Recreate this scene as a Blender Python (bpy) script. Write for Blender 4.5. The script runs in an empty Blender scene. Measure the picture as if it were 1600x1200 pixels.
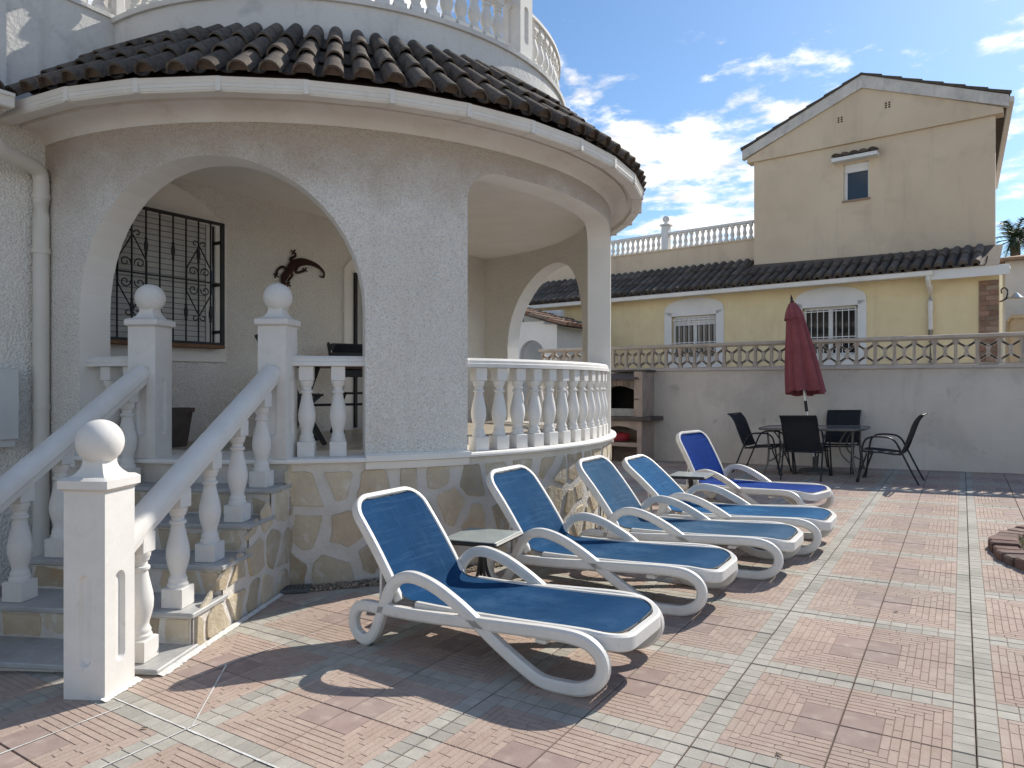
import bpy, math, random
from mathutils import Vector, Matrix, Quaternion
R=math.radians; sin=math.sin; cos=math.cos; pi=math.pi
random.seed(7)
scene=bpy.context.scene
col=scene.collection

# ------------------------------------------------------------------ camera
CAM=Vector((-0.0458,-3.5448,1.3746)); YAW=R(33.159); FPX=1075.8
cam=bpy.data.cameras.new('camera'); cam.sensor_width=36; cam.lens=36*FPX/1600; cam.clip_end=2000; cam.clip_start=.05
camo=bpy.data.objects.new('camera',cam); col.objects.link(camo)
camo.location=CAM; camo.rotation_euler=(R(90),0,YAW); scene.camera=camo

# ------------------------------------------------------------------ light
SUN_EL=R(38); SUN_AZ=R(14.5)       # azimuth from +Y towards +X
world=bpy.data.worlds.new('World'); scene.world=world; world.use_nodes=True
nt=world.node_tree; nt.nodes.clear(); N=nt.nodes.new; L=nt.links.new
out=N('ShaderNodeOutputWorld'); sky=N('ShaderNodeTexSky'); sky.sky_type='NISHITA'; sky.sun_disc=False
sky.sun_elevation=SUN_EL; sky.sun_rotation=SUN_AZ; sky.air_density=1.0; sky.dust_density=.35; sky.ozone_density=2.2
bg=N('ShaderNodeBackground'); bg.inputs[1].default_value=.094
tint=N('ShaderNodeMix'); tint.data_type='RGBA'; tint.blend_type='MULTIPLY'; tint.inputs[0].default_value=1
L(sky.outputs[0],tint.inputs[6]); tint.inputs[7].default_value=(.76,.92,1.03,1); L(tint.outputs[2],bg.inputs[0])
tc=N('ShaderNodeTexCoord'); sep=N('ShaderNodeSeparateXYZ'); L(tc.outputs['Generated'],sep.inputs[0])
def wm(op,a,b=None,c=None):
    n=N('ShaderNodeMath'); n.operation=op
    for k,v in enumerate((a,b,c)):
        if v is None: continue
        if isinstance(v,(int,float)): n.inputs[k].default_value=v
        else: L(v,n.inputs[k])
    return n.outputs[0]
zc=wm('ADD',wm('MAXIMUM',sep.outputs[2],.0),.10)
px=wm('DIVIDE',sep.outputs[0],zc); py=wm('DIVIDE',sep.outputs[1],zc)
cmb=N('ShaderNodeCombineXYZ'); L(px,cmb.inputs[0]); L(py,cmb.inputs[1])
def wnoise(scale,detail,rough,off,dist=0):
    m=N('ShaderNodeMapping'); m.inputs['Location'].default_value=off; L(cmb.outputs[0],m.inputs[0])
    n=N('ShaderNodeTexNoise'); n.inputs['Scale'].default_value=scale; n.inputs['Detail'].default_value=detail
    n.inputs['Roughness'].default_value=rough; n.inputs['Distortion'].default_value=dist; L(m.outputs[0],n.inputs[0]); return n.outputs[0]
big=wnoise(.8,3,.5,(5.3,1.9,0)); fine=wnoise(5.2,9,.60,(1.3,.4,2),.1)
rad=wm('SQRT',wm('ADD',wm('MULTIPLY',px,px),wm('MULTIPLY',py,py)))
far=N('ShaderNodeMapRange'); far.interpolation_type='SMOOTHSTEP'; L(rad,far.inputs[0]); far.inputs[1].default_value=1.1; far.inputs[2].default_value=2.6; far.inputs[3].default_value=0; far.inputs[4].default_value=.095
dens=wm('ADD',wm('ADD',wm('MULTIPLY',big,.75),wm('MULTIPLY',fine,.85)),far.outputs[0])
ramp=N('ShaderNodeMapRange'); ramp.interpolation_type='SMOOTHSTEP'; L(dens,ramp.inputs[0])
ramp.inputs[1].default_value=.845; ramp.inputs[2].default_value=1.03; ramp.inputs[3].default_value=0; ramp.inputs[4].default_value=.95
cl=N('ShaderNodeBackground'); cl.inputs[1].default_value=1.0
cr=N('ShaderNodeMapRange'); L(wnoise(5,6,.6,(9,2,5)),cr.inputs[0]); cr.inputs[1].default_value=.3; cr.inputs[2].default_value=.7
cr.inputs[3].default_value=.60; cr.inputs[4].default_value=1.08
cc=N('ShaderNodeCombineColor'); L(wm('MULTIPLY',cr.outputs[0],1.07),cc.inputs[0]); L(wm('MULTIPLY',cr.outputs[0],1.02),cc.inputs[1]); L(wm('MULTIPLY',cr.outputs[0],.95),cc.inputs[2]); L(cc.outputs[0],cl.inputs[0])
mx=N('ShaderNodeMixShader'); L(ramp.outputs[0],mx.inputs[0]); L(bg.outputs[0],mx.inputs[1]); L(cl.outputs[0],mx.inputs[2]); L(mx.outputs[0],out.inputs[0])
sl=bpy.data.lights.new('sun','SUN'); sl.energy=3.5; sl.angle=R(.53); sl.color=(1,.95,.86)
so=bpy.data.objects.new('sun',sl); col.objects.link(so); so.location=(3,12,12)
sd=Vector((sin(SUN_AZ)*cos(SUN_EL),cos(SUN_AZ)*cos(SUN_EL),sin(SUN_EL)))
so.rotation_euler=sd.to_track_quat('Z','Y').to_euler()
vs=scene.view_settings; vs.view_transform='Standard'; vs.look='None'; vs.exposure=.66; vs.gamma=1; vs.use_curve_mapping=False
scene.render.resolution_x=1024; scene.render.resolution_y=768

# ------------------------------------------------------------------ helpers
GA,GB=.02627,.006715                       # the patio falls towards the house
def gz(x,y): return GA*x+GB*y
TILT=Vector((0,0,1)).rotation_difference(Vector((-GA,-GB,1)).normalized())
class MB:
    def __init__(s): s.v=[]; s.f=[]; s.m=[]
    def add(s,vs,fs,m=0):
        o=len(s.v); s.v+=[tuple(v) for v in vs]; s.f+=[tuple(i+o for i in f) for f in fs]; s.m+=[m]*len(fs)
    def box(s,lo,hi,m=0,M=None):
        (a,b,c),(d,e,g)=lo,hi
        vs=[Vector(p) for p in ((a,b,c),(d,b,c),(d,e,c),(a,e,c),(a,b,g),(d,b,g),(d,e,g),(a,e,g))]
        if M: vs=[M@v for v in vs]
        s.add(vs,[(0,3,2,1),(4,5,6,7),(0,1,5,4),(1,2,6,5),(2,3,7,6),(3,0,4,7)],m)
    def bbox(s,lo,hi,b=.006,m=0,M=None):      # box with chamfered edges
        (x0,y0,z0),(x1,y1,z1)=lo,hi; vs=[];fs=[]
        for z,i in ((z0,b),(z0+b,0),(z1-b,0),(z1,b)):
            c=b*.6 if i==0 else b*1.2
            for x,y in ((x0+i+c,y0+i),(x1-i-c,y0+i),(x1-i,y0+i+c),(x1-i,y1-i-c),(x1-i-c,y1-i),(x0+i+c,y1-i),(x0+i,y1-i-c),(x0+i,y0+i+c)): vs.append(Vector((x,y,z)))
        for k in range(3):
            for j in range(8): fs.append((k*8+j,k*8+(j+1)%8,(k+1)*8+(j+1)%8,(k+1)*8+j))
        fs.append(tuple(range(7,-1,-1))); fs.append(tuple(range(24,32)))
        if M: vs=[M@v for v in vs]
        s.add(vs,fs,m)
    def lathe(s,prof,seg=20,c=(0,0),m=0,a0=0,cap=True,M=None):
        vs=[];n=len(prof)
        for r,z in prof:
            for k in range(seg):
                a=a0+2*pi*k/seg; vs.append(Vector((c[0]+r*cos(a),c[1]+r*sin(a),z)))
        fs=[(i*seg+k,i*seg+(k+1)%seg,(i+1)*seg+(k+1)%seg,(i+1)*seg+k) for i in range(n-1) for k in range(seg)]
        if cap: fs.append(tuple(range(seg-1,-1,-1))); fs.append(tuple((n-1)*seg+k for k in range(seg)))
        if M: vs=[M@v for v in vs]
        s.add(vs,fs,m)
    def sweep(s,path,sec,up=Vector((0,0,1)),closed=False,m=0,scale=None,fixed=None):
        # sec: list of (a,b): a along side vector, b along the normal
        P=[Vector(p) for p in path]; n=len(P); k=len(sec); vs=[]
        for i,p in enumerate(P):
            if closed: t=P[(i+1)%n]-P[i-1]
            else: t=P[min(i+1,n-1)]-P[max(i-1,0)]
            t.normalize()
            if fixed is not None: side=Vector(fixed); nor=side.cross(t).normalized()
            else:
                side=t.cross(up)
                if side.length<1e-4: side=t.cross(Vector((1,0,0)))
                side.normalize(); nor=side.cross(t).normalized()
            q=scale[i] if scale else 1
            for a,b in sec: vs.append(p+side*a*q+nor*b*q)
        fs=[]
        for i in range(n if closed else n-1):
            j=(i+1)%n
            for c in range(k): fs.append((i*k+c,i*k+(c+1)%k,j*k+(c+1)%k,j*k+c))
        if not closed: fs.append(tuple(range(k-1,-1,-1))); fs.append(tuple((n-1)*k+c for c in range(k)))
        s.add(vs,fs,m)
    def tube(s,path,r,seg=8,**kw): s.sweep(path,[(r*cos(2*pi*k/seg),r*sin(2*pi*k/seg)) for k in range(seg)],**kw)
    def mesh(s,name,mats,smooth=True,ang=38):
        me=bpy.data.meshes.new(name); me.from_pydata(s.v,[],s.f)
        for m in (mats if isinstance(mats,(list,tuple)) else [mats]): me.materials.append(m)
        me.polygons.foreach_set('material_index',s.m)
        if smooth:
            me.polygons.foreach_set('use_smooth',[True]*len(me.polygons)); me.set_sharp_from_angle(angle=R(ang))
        me.update(); return me
    def build(s,name,mats,parent=None,smooth=True,ang=38):
        return link(name,s.mesh(name,mats,smooth,ang),parent)
def rsec(w,h,b=.3):
    x,y=w/2,h/2; c=min(x,y)*b
    return [(-x+c,-y),(x-c,-y),(x,-y+c),(x,y-c),(x-c,y),(-x+c,y),(-x,y-c),(-x,-y+c)]
ORG={}
def link(name,me,parent=None):
    o=bpy.data.objects.new(name,me); col.objects.link(o)
    if parent:
        o.parent=parent
        if parent in ORG: o.matrix_parent_inverse=Matrix.Translation(-ORG[parent])
    return o
def tag(o,label,cat,group=None):
    o['label']=label; o['category']=cat
    if group: o['group']=group
    return o
def thing(name,label,cat,loc=(0,0,0),group=None,world=False):
    o=bpy.data.objects.new(name,None); col.objects.link(o); o.location=loc; o.empty_display_size=.2
    if world: ORG[o]=Vector(loc)
    return tag(o,label,cat,group)
def struct(o): o['kind']='structure'; return o
def copy_tree(o,parent=None):
    c=o.copy(); col.objects.link(c)
    if parent: c.parent=parent
    for ch in list(o.children): copy_tree(ch,c)
    return c
def put(o,x,y,rz=0,dz=0):
    o.rotation_mode='QUATERNION'; o.location=(x,y,gz(x,y)+dz); o.rotation_quaternion=TILT@Quaternion((0,0,1),rz)
def smooth_path(pts,n=6,closed=False):
    P=[Vector(p) for p in pts]; out=[]; m=len(P)
    for i in range(m if closed else m-1):
        p0=P[i-1] if (closed or i>0) else P[i]; p1=P[i]; p2=P[(i+1)%m]; p3=P[(i+2)%m] if (closed or i+2<m) else p2
        for k in range(n):
            t=k/n; out.append(.5*((2*p1)+(p2-p0)*t+(2*p0-5*p1+4*p2-p3)*t*t+(3*p1-p0-3*p2+p3)*t**3))
    if not closed: out.append(P[-1])
    return out

# ------------------------------------------------------------------ materials
def mat(name,c1,c2=None,scale=6,rough=.8,bump=0,bscale=60,bdist=.01,detail=6,rand=0,spec=.3,metal=0,island=0,stain=None,mixr=(.35,.65),btype='noise',coord='Object',vor=False):
    m=bpy.data.materials.new(name); m.use_nodes=True; t=m.node_tree; n=t.nodes; l=t.links
    b=n['Principled BSDF']; b.inputs['Roughness'].default_value=rough; b.inputs['Metallic'].default_value=metal
    b.inputs['Specular IOR Level'].default_value=spec
    tcn=n.new('ShaderNodeTexCoord'); vec=tcn.outputs[coord]
    def noise(sc,det,ro=.6,di=0):
        q=n.new('ShaderNodeTexNoise'); q.inputs['Scale'].default_value=sc; q.inputs['Detail'].default_value=det; q.inputs['Roughness'].default_value=ro; q.inputs['Distortion'].default_value=di
        l.new(vec,q.inputs[0]); return q.outputs[0]
    c2=c2 or c1
    def rng(src,a,b_,lo=0,hi=1):
        q=n.new('ShaderNodeMapRange'); l.new(src,q.inputs[0]); q.inputs[1].default_value=a; q.inputs[2].default_value=b_; q.inputs[3].default_value=lo; q.inputs[4].default_value=hi; return q.outputs[0]
    def mix(f,a,b_,bt='MIX'):
        q=n.new('ShaderNodeMix'); q.data_type='RGBA'; q.blend_type=bt
        for k,v in ((0,f),(6,a),(7,b_)):
            if isinstance(v,(int,float)): q.inputs[k].default_value=v
            elif isinstance(v,tuple): q.inputs[k].default_value=(*v,1) if len(v)==3 else v
            else: l.new(v,q.inputs[k])
        return q.outputs[2]
    colr=mix(rng(noise(scale,detail),*mixr),c1,c2)
    if stain:
        for sc_,lo,hi,c3,amt in stain: colr=mix(rng(noise(sc_,7,.65,.4),lo,hi,0,amt),colr,c3)
    if rand or island:
        hs=n.new('ShaderNodeHueSaturation'); l.new(colr,hs.inputs['Color']); v=None
        if rand:
            oi=n.new('ShaderNodeObjectInfo'); v=rng(oi.outputs['Random'],0,1,1-rand,1+rand)
            wn=n.new('ShaderNodeTexWhiteNoise'); wn.noise_dimensions='1D'; l.new(oi.outputs['Random'],wn.inputs['W']); l.new(rng(wn.outputs[0],0,1,.5-rand*.035,.5+rand*.035),hs.inputs['Hue'])
            l.new(rng(wn.outputs[0],0,1,1+rand*.6,1-rand*.6),hs.inputs['Saturation'])
        if island:
            g=n.new('ShaderNodeNewGeometry'); w=rng(g.outputs['Random Per Island'],0,1,1-island,1+island)
            if v is None: v=w
            else:
                q=n.new('ShaderNodeMath'); q.operation='MULTIPLY'; l.new(v,q.inputs[0]); l.new(w,q.inputs[1]); v=q.outputs[0]
        l.new(v,hs.inputs['Value']); colr=hs.outputs[0]
    l.new(colr,b.inputs['Base Color'])
    if bump:
        bp=n.new('ShaderNodeBump'); bp.inputs['Strength'].default_value=bump; bp.inputs['Distance'].default_value=bdist
        if vor:
            q=n.new('ShaderNodeTexVoronoi'); q.inputs['Scale'].default_value=bscale; l.new(vec,q.inputs[0]); src=q.outputs[0]
            a=n.new('ShaderNodeMath'); a.operation='ADD'; l.new(src,a.inputs[0]); l.new(noise(bscale*.6,5,.7),a.inputs[1]); src=a.outputs[0]
        else: src=noise(bscale,5,.65)
        l.new(src,bp.inputs['Height']); l.new(bp.outputs[0],b.inputs['Normal'])
    return m
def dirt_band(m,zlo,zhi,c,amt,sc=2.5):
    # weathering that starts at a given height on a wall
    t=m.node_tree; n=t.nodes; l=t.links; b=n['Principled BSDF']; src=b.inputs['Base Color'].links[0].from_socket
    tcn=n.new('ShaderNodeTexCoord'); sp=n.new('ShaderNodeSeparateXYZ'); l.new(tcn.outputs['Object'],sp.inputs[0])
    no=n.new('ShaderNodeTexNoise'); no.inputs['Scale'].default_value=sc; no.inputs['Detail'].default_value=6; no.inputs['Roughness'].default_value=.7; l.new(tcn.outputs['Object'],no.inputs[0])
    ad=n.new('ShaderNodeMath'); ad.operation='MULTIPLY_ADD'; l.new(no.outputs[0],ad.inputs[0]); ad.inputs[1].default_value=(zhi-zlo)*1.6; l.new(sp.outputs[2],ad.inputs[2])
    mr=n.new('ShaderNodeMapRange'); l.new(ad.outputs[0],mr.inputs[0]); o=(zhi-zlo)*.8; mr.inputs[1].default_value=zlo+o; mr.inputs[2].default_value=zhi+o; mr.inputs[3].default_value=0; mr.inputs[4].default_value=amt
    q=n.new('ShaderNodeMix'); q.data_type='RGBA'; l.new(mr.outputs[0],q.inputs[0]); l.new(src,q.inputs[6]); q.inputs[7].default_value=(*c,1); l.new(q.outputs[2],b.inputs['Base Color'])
M={}
def streaks(m,c,amt,sc=(7,7,.55),lo=.52,hi=.72):
    t=m.node_tree; n=t.nodes; l=t.links; b=n['Principled BSDF']; src=b.inputs['Base Color'].links[0].from_socket
    tcn=n.new('ShaderNodeTexCoord'); mp=n.new('ShaderNodeMapping'); mp.inputs['Scale'].default_value=sc; l.new(tcn.outputs['Object'],mp.inputs[0])
    no=n.new('ShaderNodeTexNoise'); no.inputs['Scale'].default_value=1; no.inputs['Detail'].default_value=7; no.inputs['Roughness'].default_value=.65; l.new(mp.outputs[0],no.inputs[0])
    mr=n.new('ShaderNodeMapRange'); l.new(no.outputs[0],mr.inputs[0]); mr.inputs[1].default_value=lo; mr.inputs[2].default_value=hi; mr.inputs[3].default_value=0; mr.inputs[4].default_value=amt
    q=n.new('ShaderNodeMix'); q.data_type='RGBA'; l.new(mr.outputs[0],q.inputs[0]); l.new(src,q.inputs[6]); q.inputs[7].default_value=(*c,1); l.new(q.outputs[2],b.inputs['Base Color'])
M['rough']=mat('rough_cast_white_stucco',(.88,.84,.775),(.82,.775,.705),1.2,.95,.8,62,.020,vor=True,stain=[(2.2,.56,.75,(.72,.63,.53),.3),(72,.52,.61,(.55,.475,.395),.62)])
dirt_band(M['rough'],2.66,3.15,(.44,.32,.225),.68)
M['roughin']=mat('rough_cast_porch_stucco',(.85,.815,.755),(.79,.75,.69),1.5,.95,.7,55,.018,vor=True,stain=[(70,.51,.62,(.50,.46,.41),.5)])
M['smooth']=mat('smooth_white_plaster',(.86,.825,.77),(.80,.765,.71),2.2,.85,.12,30,.006,stain=[(3,.6,.78,(.58,.53,.46),.3)])
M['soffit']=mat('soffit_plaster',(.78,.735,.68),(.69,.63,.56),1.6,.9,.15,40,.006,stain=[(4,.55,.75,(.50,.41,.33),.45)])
M['parapet']=mat('weathered_parapet_plaster',(.73,.705,.67),(.65,.63,.60),1.4,.9,.5,22,.018,stain=[(3.2,.56,.7,(.42,.42,.41),.5),(9,.6,.75,(.5,.45,.38),.3)])
M['cast']=mat('painted_cast_stone',(.755,.725,.68),(.68,.65,.605),5,.75,.18,90,.004,stain=[(6,.58,.76,(.62,.57,.50),.45),(26,.60,.70,(.52,.47,.40),.35)])
M['gutter']=mat('cream_gutter_pvc',(.78,.74,.68),(.71,.67,.60),3,.5,.0,stain=[(7,.6,.8,(.50,.43,.35),.4)],spec=.4)
M['pipe']=mat('cream_downpipe_pvc',(.70,.66,.59),(.64,.60,.53),2,.5,stain=[(5,.6,.8,(.48,.40,.32),.4)],spec=.4)
M['rtile']=mat('weathered_dark_roof_tile',(.098,.080,.065),(.150,.120,.095),9,.85,.7,45,.014,rand=.24,stain=[(14,.52,.66,(.035,.03,.028),.8),(24,.6,.72,(.25,.215,.175),.5)])
M['mortarplug']=mat('tile_end_mortar',(.125,.092,.072),(.17,.125,.098),14,.9,.4,50,.008)
M['stone']=mat('beige_stone_cladding',(.60,.51,.375),(.50,.41,.285),5,.8,.7,22,.018,rand=.2,stain=[(9,.5,.7,(.52,.47,.39),.6),(5,.58,.7,(.47,.31,.15),.45),(6.5,.55,.66,(.70,.66,.60),.7)],spec=.25)
M['mortar']=mat('white_wall_mortar',(.74,.70,.64),(.65,.60,.535),4,.95,.6,35,.018,stain=[(5,.56,.75,(.52,.43,.33),.45)])
M['marble']=mat('grey_marble_tread',(.46,.455,.44),(.35,.345,.335),5,.45,.1,30,.004,stain=[(18,.5,.7,(.55,.54,.52),.5)],spec=.45)
M['porchfloor']=mat('cream_marble_floor',(.52,.46,.37),(.42,.36,.28),4,.35,.05,20,.003,spec=.45,rand=.08)
M['tgrey']=mat('grey_paving',(.435,.405,.35),(.365,.338,.29),11,.9,.4,70,.005,rand=.07,island=.13,stain=[(20,.55,.75,(.33,.31,.28),.4)],spec=.2)
M['tbrick']=mat('pink_brick_paving',(.45,.35,.29),(.39,.29,.237),6,.9,.5,70,.006,rand=.08,island=.06,stain=[(5,.46,.68,(.49,.41,.34),.6),(22,.6,.76,(.33,.24,.20),.35)],spec=.2)
M['tpurp']=mat('purple_brown_paving',(.355,.27,.235),(.30,.22,.195),7,.85,.3,60,.004,rand=.1,stain=[(5,.52,.7,(.48,.40,.34),.75)],spec=.2)
M['tbase']=mat('paving_joint',(.285,.22,.175),(.23,.175,.14),9,.95,.3,60,.005,rand=.15)
M['slab']=mat('dark_joint_bed',(.10,.085,.07),(.15,.13,.11),7,.95,.3,40,.01)
M['grout']=mat('white_grout',(.74,.73,.70),(.62,.60,.56),20,.9,.6,60,.008)
M['ground']=mat('dusty_ground',(.30,.265,.215),(.24,.21,.17),1.5,.95,.4,20,.02)
M['gravel']=mat('brown_pebble',(.42,.34,.25),(.30,.235,.175),30,.85,0,island=.45,spec=.25)
M['soil']=mat('dark_soil',(.11,.085,.06),(.17,.135,.10),12,.95,.6,40,.02)
M['iron']=mat('black_wrought_iron',(.012,.012,.013),(.02,.02,.02),8,.5,.1,60,.003,spec=.4)
M['wood']=mat('brown_wood_sill',(.22,.12,.06),(.15,.075,.04),12,.6,.1,30,.003)
M['shutter']=mat('grey_roller_shutter',(.55,.54,.52),(.50,.49,.47),3,.6)
M['rust']=mat('rusty_metal',(.022,.010,.008),(.055,.018,.012),14,.6,.2,40,.004,metal=.3)
M['resin']=mat('white_resin',(.74,.715,.67),(.67,.64,.59),4,.45,.06,50,.003,stain=[(5,.52,.70,(.62,.58,.51),.5),(26,.60,.70,(.45,.41,.36),.45)],spec=.35)
M['rubber']=mat('grey_rubber',(.10,.10,.10),(.14,.14,.13),8,.8)
M['black']=mat('black_powder_coat',(.014,.014,.016),(.022,.022,.024),6,.45,.05,80,.002,spec=.4)
M['bsling']=mat('black_sling_mesh',(.018,.019,.022),(.026,.027,.030),40,.8,.4,500,.002)
M['greyleg']=mat('brown_grey_metal',(.17,.155,.14),(.13,.12,.11),6,.45,spec=.45,metal=.3)
M['maroon']=mat('maroon_canvas',(.29,.085,.09),(.235,.066,.072),5,.9,.25,220,.003)
M['alu']=mat('brushed_pole',(.62,.61,.58),None,4,.35,metal=.8)
M['dwood']=mat('dark_pole_wood',(.03,.018,.014),(.05,.03,.022),20,.5)
M['gwall']=mat('grey_beige_garden_wall',(.70,.635,.555),(.62,.555,.48),.9,.95,.2,25,.012,stain=[(1.1,.53,.66,(.50,.45,.39),.55),(6,.56,.70,(.74,.67,.58),.4),(3.5,.60,.68,(.33,.29,.26),.45)])
M['coping']=mat('pinkish_coping',(.56,.50,.45),(.47,.415,.37),4,.9,.25,30,.008,stain=[(6,.57,.75,(.30,.26,.23),.4)])
M['lattice']=mat('brown_beige_lattice',(.54,.455,.37),(.44,.365,.295),6,.9,.3,50,.006,rand=.08,stain=[(8,.55,.75,(.19,.16,.135),.5)])
M['bbq']=mat('pink_concrete_barbecue',(.44,.345,.285),(.36,.28,.23),5,.9,.35,45,.008,stain=[(5,.55,.72,(.20,.16,.14),.45)])
M['bbqdark']=mat('dark_barbecue_slab',(.13,.105,.09),(.09,.075,.065),7,.85,.3,50,.006)
M['firebrick']=mat('sooty_firebrick',(.24,.18,.14),(.14,.11,.09),9,.9,.3,40,.006,rand=.2)
M['soot_and_vent_shade']=mat('soot_and_vent_shade',(.008,.007,.007),(.016,.014,.013),6,.95)
M['ash']=mat('grey_steel_tray',(.36,.35,.33),(.27,.26,.25),9,.6)
M['redbag']=mat('red_bag',(.35,.03,.04),(.22,.02,.03),12,.7)
M['yellow']=mat('yellow_stucco',(.80,.67,.415),(.74,.605,.365),2.2,.95,.45,34,.02,stain=[(9,.55,.7,(.74,.62,.38),.5),(2,.58,.75,(.53,.40,.22),.35)])
M['ochre']=mat('beige_render',(.68,.55,.40),(.61,.485,.35),.8,.95,.15,20,.012,stain=[(1.2,.53,.7,(.42,.34,.24),.4),(5,.6,.76,(.60,.50,.36),.35)])
M['nwhite']=mat('neighbour_white_plaster',(.76,.75,.73),(.70,.69,.67),2,.85,.1,25,.006)
M['fascia']=mat('weathered_barge_plaster',(.66,.62,.56),(.53,.50,.46),2.5,.9,.2,30,.008,stain=[(3.5,.5,.68,(.34,.32,.30),.55)])
M['ntile']=mat('charcoal_roof_tile',(.098,.083,.070),(.150,.123,.100),8,.85,.5,40,.012,rand=.28,stain=[(12,.52,.68,(.16,.12,.09),.5)])
M['brownroof']=mat('brown_roof_tile',(.30,.19,.12),(.20,.125,.085),9,.85,.4,40,.01,rand=.3,stain=[(12,.55,.7,(.42,.34,.26),.5)])  # the tiles' own brown, mottled by noise
M['nbrick']=mat('pilaster_brick',(.29,.19,.14),(.24,.155,.115),10,.9,.3,50,.006,rand=.25)
M['planter']=mat('red_brown_edging_brick',(.21,.13,.105),(.15,.092,.075),9,.9,.5,45,.01,rand=.3,stain=[(7,.5,.7,(.34,.25,.21),.55)])
M['dry']=mat('dry_grass_blade',(.34,.28,.13),(.18,.19,.07),15,.8,island=.4)
M['palm']=mat('palm_leaf',(.055,.085,.03),(.035,.055,.02),6,.6,island=.3)
M['trunk']=mat('palm_trunk',(.14,.10,.07),(.09,.065,.045),12,.95,.5,30,.02)
M['cushion']=mat('black_cushion',(.015,.015,.017),(.022,.022,.025),12,.9,.2,60,.004)
M['tabletop']=mat('brown_table_top',(.16,.085,.05),(.11,.06,.04),14,.5)
M['box']=mat('painted_meter_box',(.62,.62,.60),(.56,.56,.54),3,.5)
streaks(M['gwall'],(.50,.44,.38),.5,(4,4,.5)); streaks(M['ochre'],(.44,.36,.27),.45,(3,3,.4)); streaks(M['yellow'],(.60,.46,.26),.35,(5,5,.6)); streaks(M['parapet'],(.47,.44,.40),.5,(6,6,.6)); streaks(M['rough'],(.60,.52,.44),.3,(5,5,.45)); streaks(M['fascia'],(.33,.31,.29),.5,(7,7,.8))
dirt_band(M['gwall'],1.25,1.75,(.40,.34,.285),.35,3)
def glass(name,c,rough,alpha=0):
    m=bpy.data.materials.new(name); m.use_nodes=True; b=m.node_tree.nodes['Principled BSDF']
    b.inputs['Base Color'].default_value=(*c,1); b.inputs['Roughness'].default_value=rough; b.inputs['Specular IOR Level'].default_value=.6
    if alpha: b.inputs['Transmission Weight'].default_value=alpha
    return m
M['pane']=glass('dark_window_glass',(.02,.022,.024),.06)
M['tglass']=mat('dusty_table_glass',(.33,.36,.34),(.26,.29,.275),9,.3,stain=[(14,.5,.7,(.42,.43,.40),.6)],spec=.6)
M['dglass']=mat('smoked_table_glass',(.17,.165,.155),(.14,.135,.13),5,.18,spec=.55)
def fabric(name,c,fade,amt):
    m=mat(name,c,tuple(.8*x for x in c),3,.8,.35,420,.002,stain=[(2.2,.45,.75,fade,amt)],spec=.05)
    t=m.node_tree; n=t.nodes; l=t.links; b=n['Principled BSDF']; src=b.inputs['Base Color'].links[0].from_socket
    tcn=n.new('ShaderNodeTexCoord')
    for sc,lo,hi,a in (((3,3,60),.52,.80,.55),((5,90,5),.56,.82,.45),((14,14,14),.64,.74,.5)):
        mp=n.new('ShaderNodeMapping'); mp.inputs['Scale'].default_value=sc; l.new(tcn.outputs['Object'],mp.inputs[0])
        no=n.new('ShaderNodeTexNoise'); no.inputs['Scale'].default_value=1; no.inputs['Detail'].default_value=6; no.inputs['Roughness'].default_value=.7; l.new(mp.outputs[0],no.inputs[0])
        mr=n.new('ShaderNodeMapRange'); l.new(no.outputs[0],mr.inputs[0]); mr.inputs[1].default_value=lo; mr.inputs[2].default_value=hi; mr.inputs[3].default_value=0; mr.inputs[4].default_value=a
        q=n.new('ShaderNodeMix'); q.data_type='RGBA'; l.new(mr.outputs[0],q.inputs[0]); l.new(src,q.inputs[6]); q.inputs[7].default_value=(*[min(1,v*1.35+.01) for v in fade],1); src=q.outputs[2]
    l.new(src,b.inputs['Base Color']); return m
SL=[fabric('blue_sling_a',(.009,.054,.138),(.045,.105,.190),.4),fabric('blue_sling_b',(.011,.062,.148),(.055,.122,.205),.45),
    fabric('faded_blue_sling',(.030,.090,.170),(.095,.150,.215),.6),fabric('bright_blue_sling',(.010,.085,.210),(.060,.170,.300),.4),fabric('ultramarine_sling',(.001,.034,.215),(.006,.062,.27),.3)]

# ------------------------------------------------------------------ ground and patio
T=.465
mb=MB(); mb.add([(-400,-400,-.75),(400,-400,-.75),(400,400,-.75),(-400,400,-.75)],[(0,1,2,3)]); struct(mb.build('ground',M['ground'],smooth=False))
mb=MB(); x0,x1,y0,y1=-13.5,8,-6,8.85
q=[(x0,y0),(x1,y0),(x1,y1),(x0,y1)]
mb.add([(x,y,gz(x,y)-.0145) for x,y in q]+[(x,y,-.9) for x,y in q],[(0,1,2,3),(0,4,5,1),(1,5,6,2),(2,6,7,3),(3,7,4,0)])
patio=struct(mb.build('patio',M['slab'],smooth=False))
OX,OY=-6.22,2.20; OV=Vector((OX,OY,0))
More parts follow.
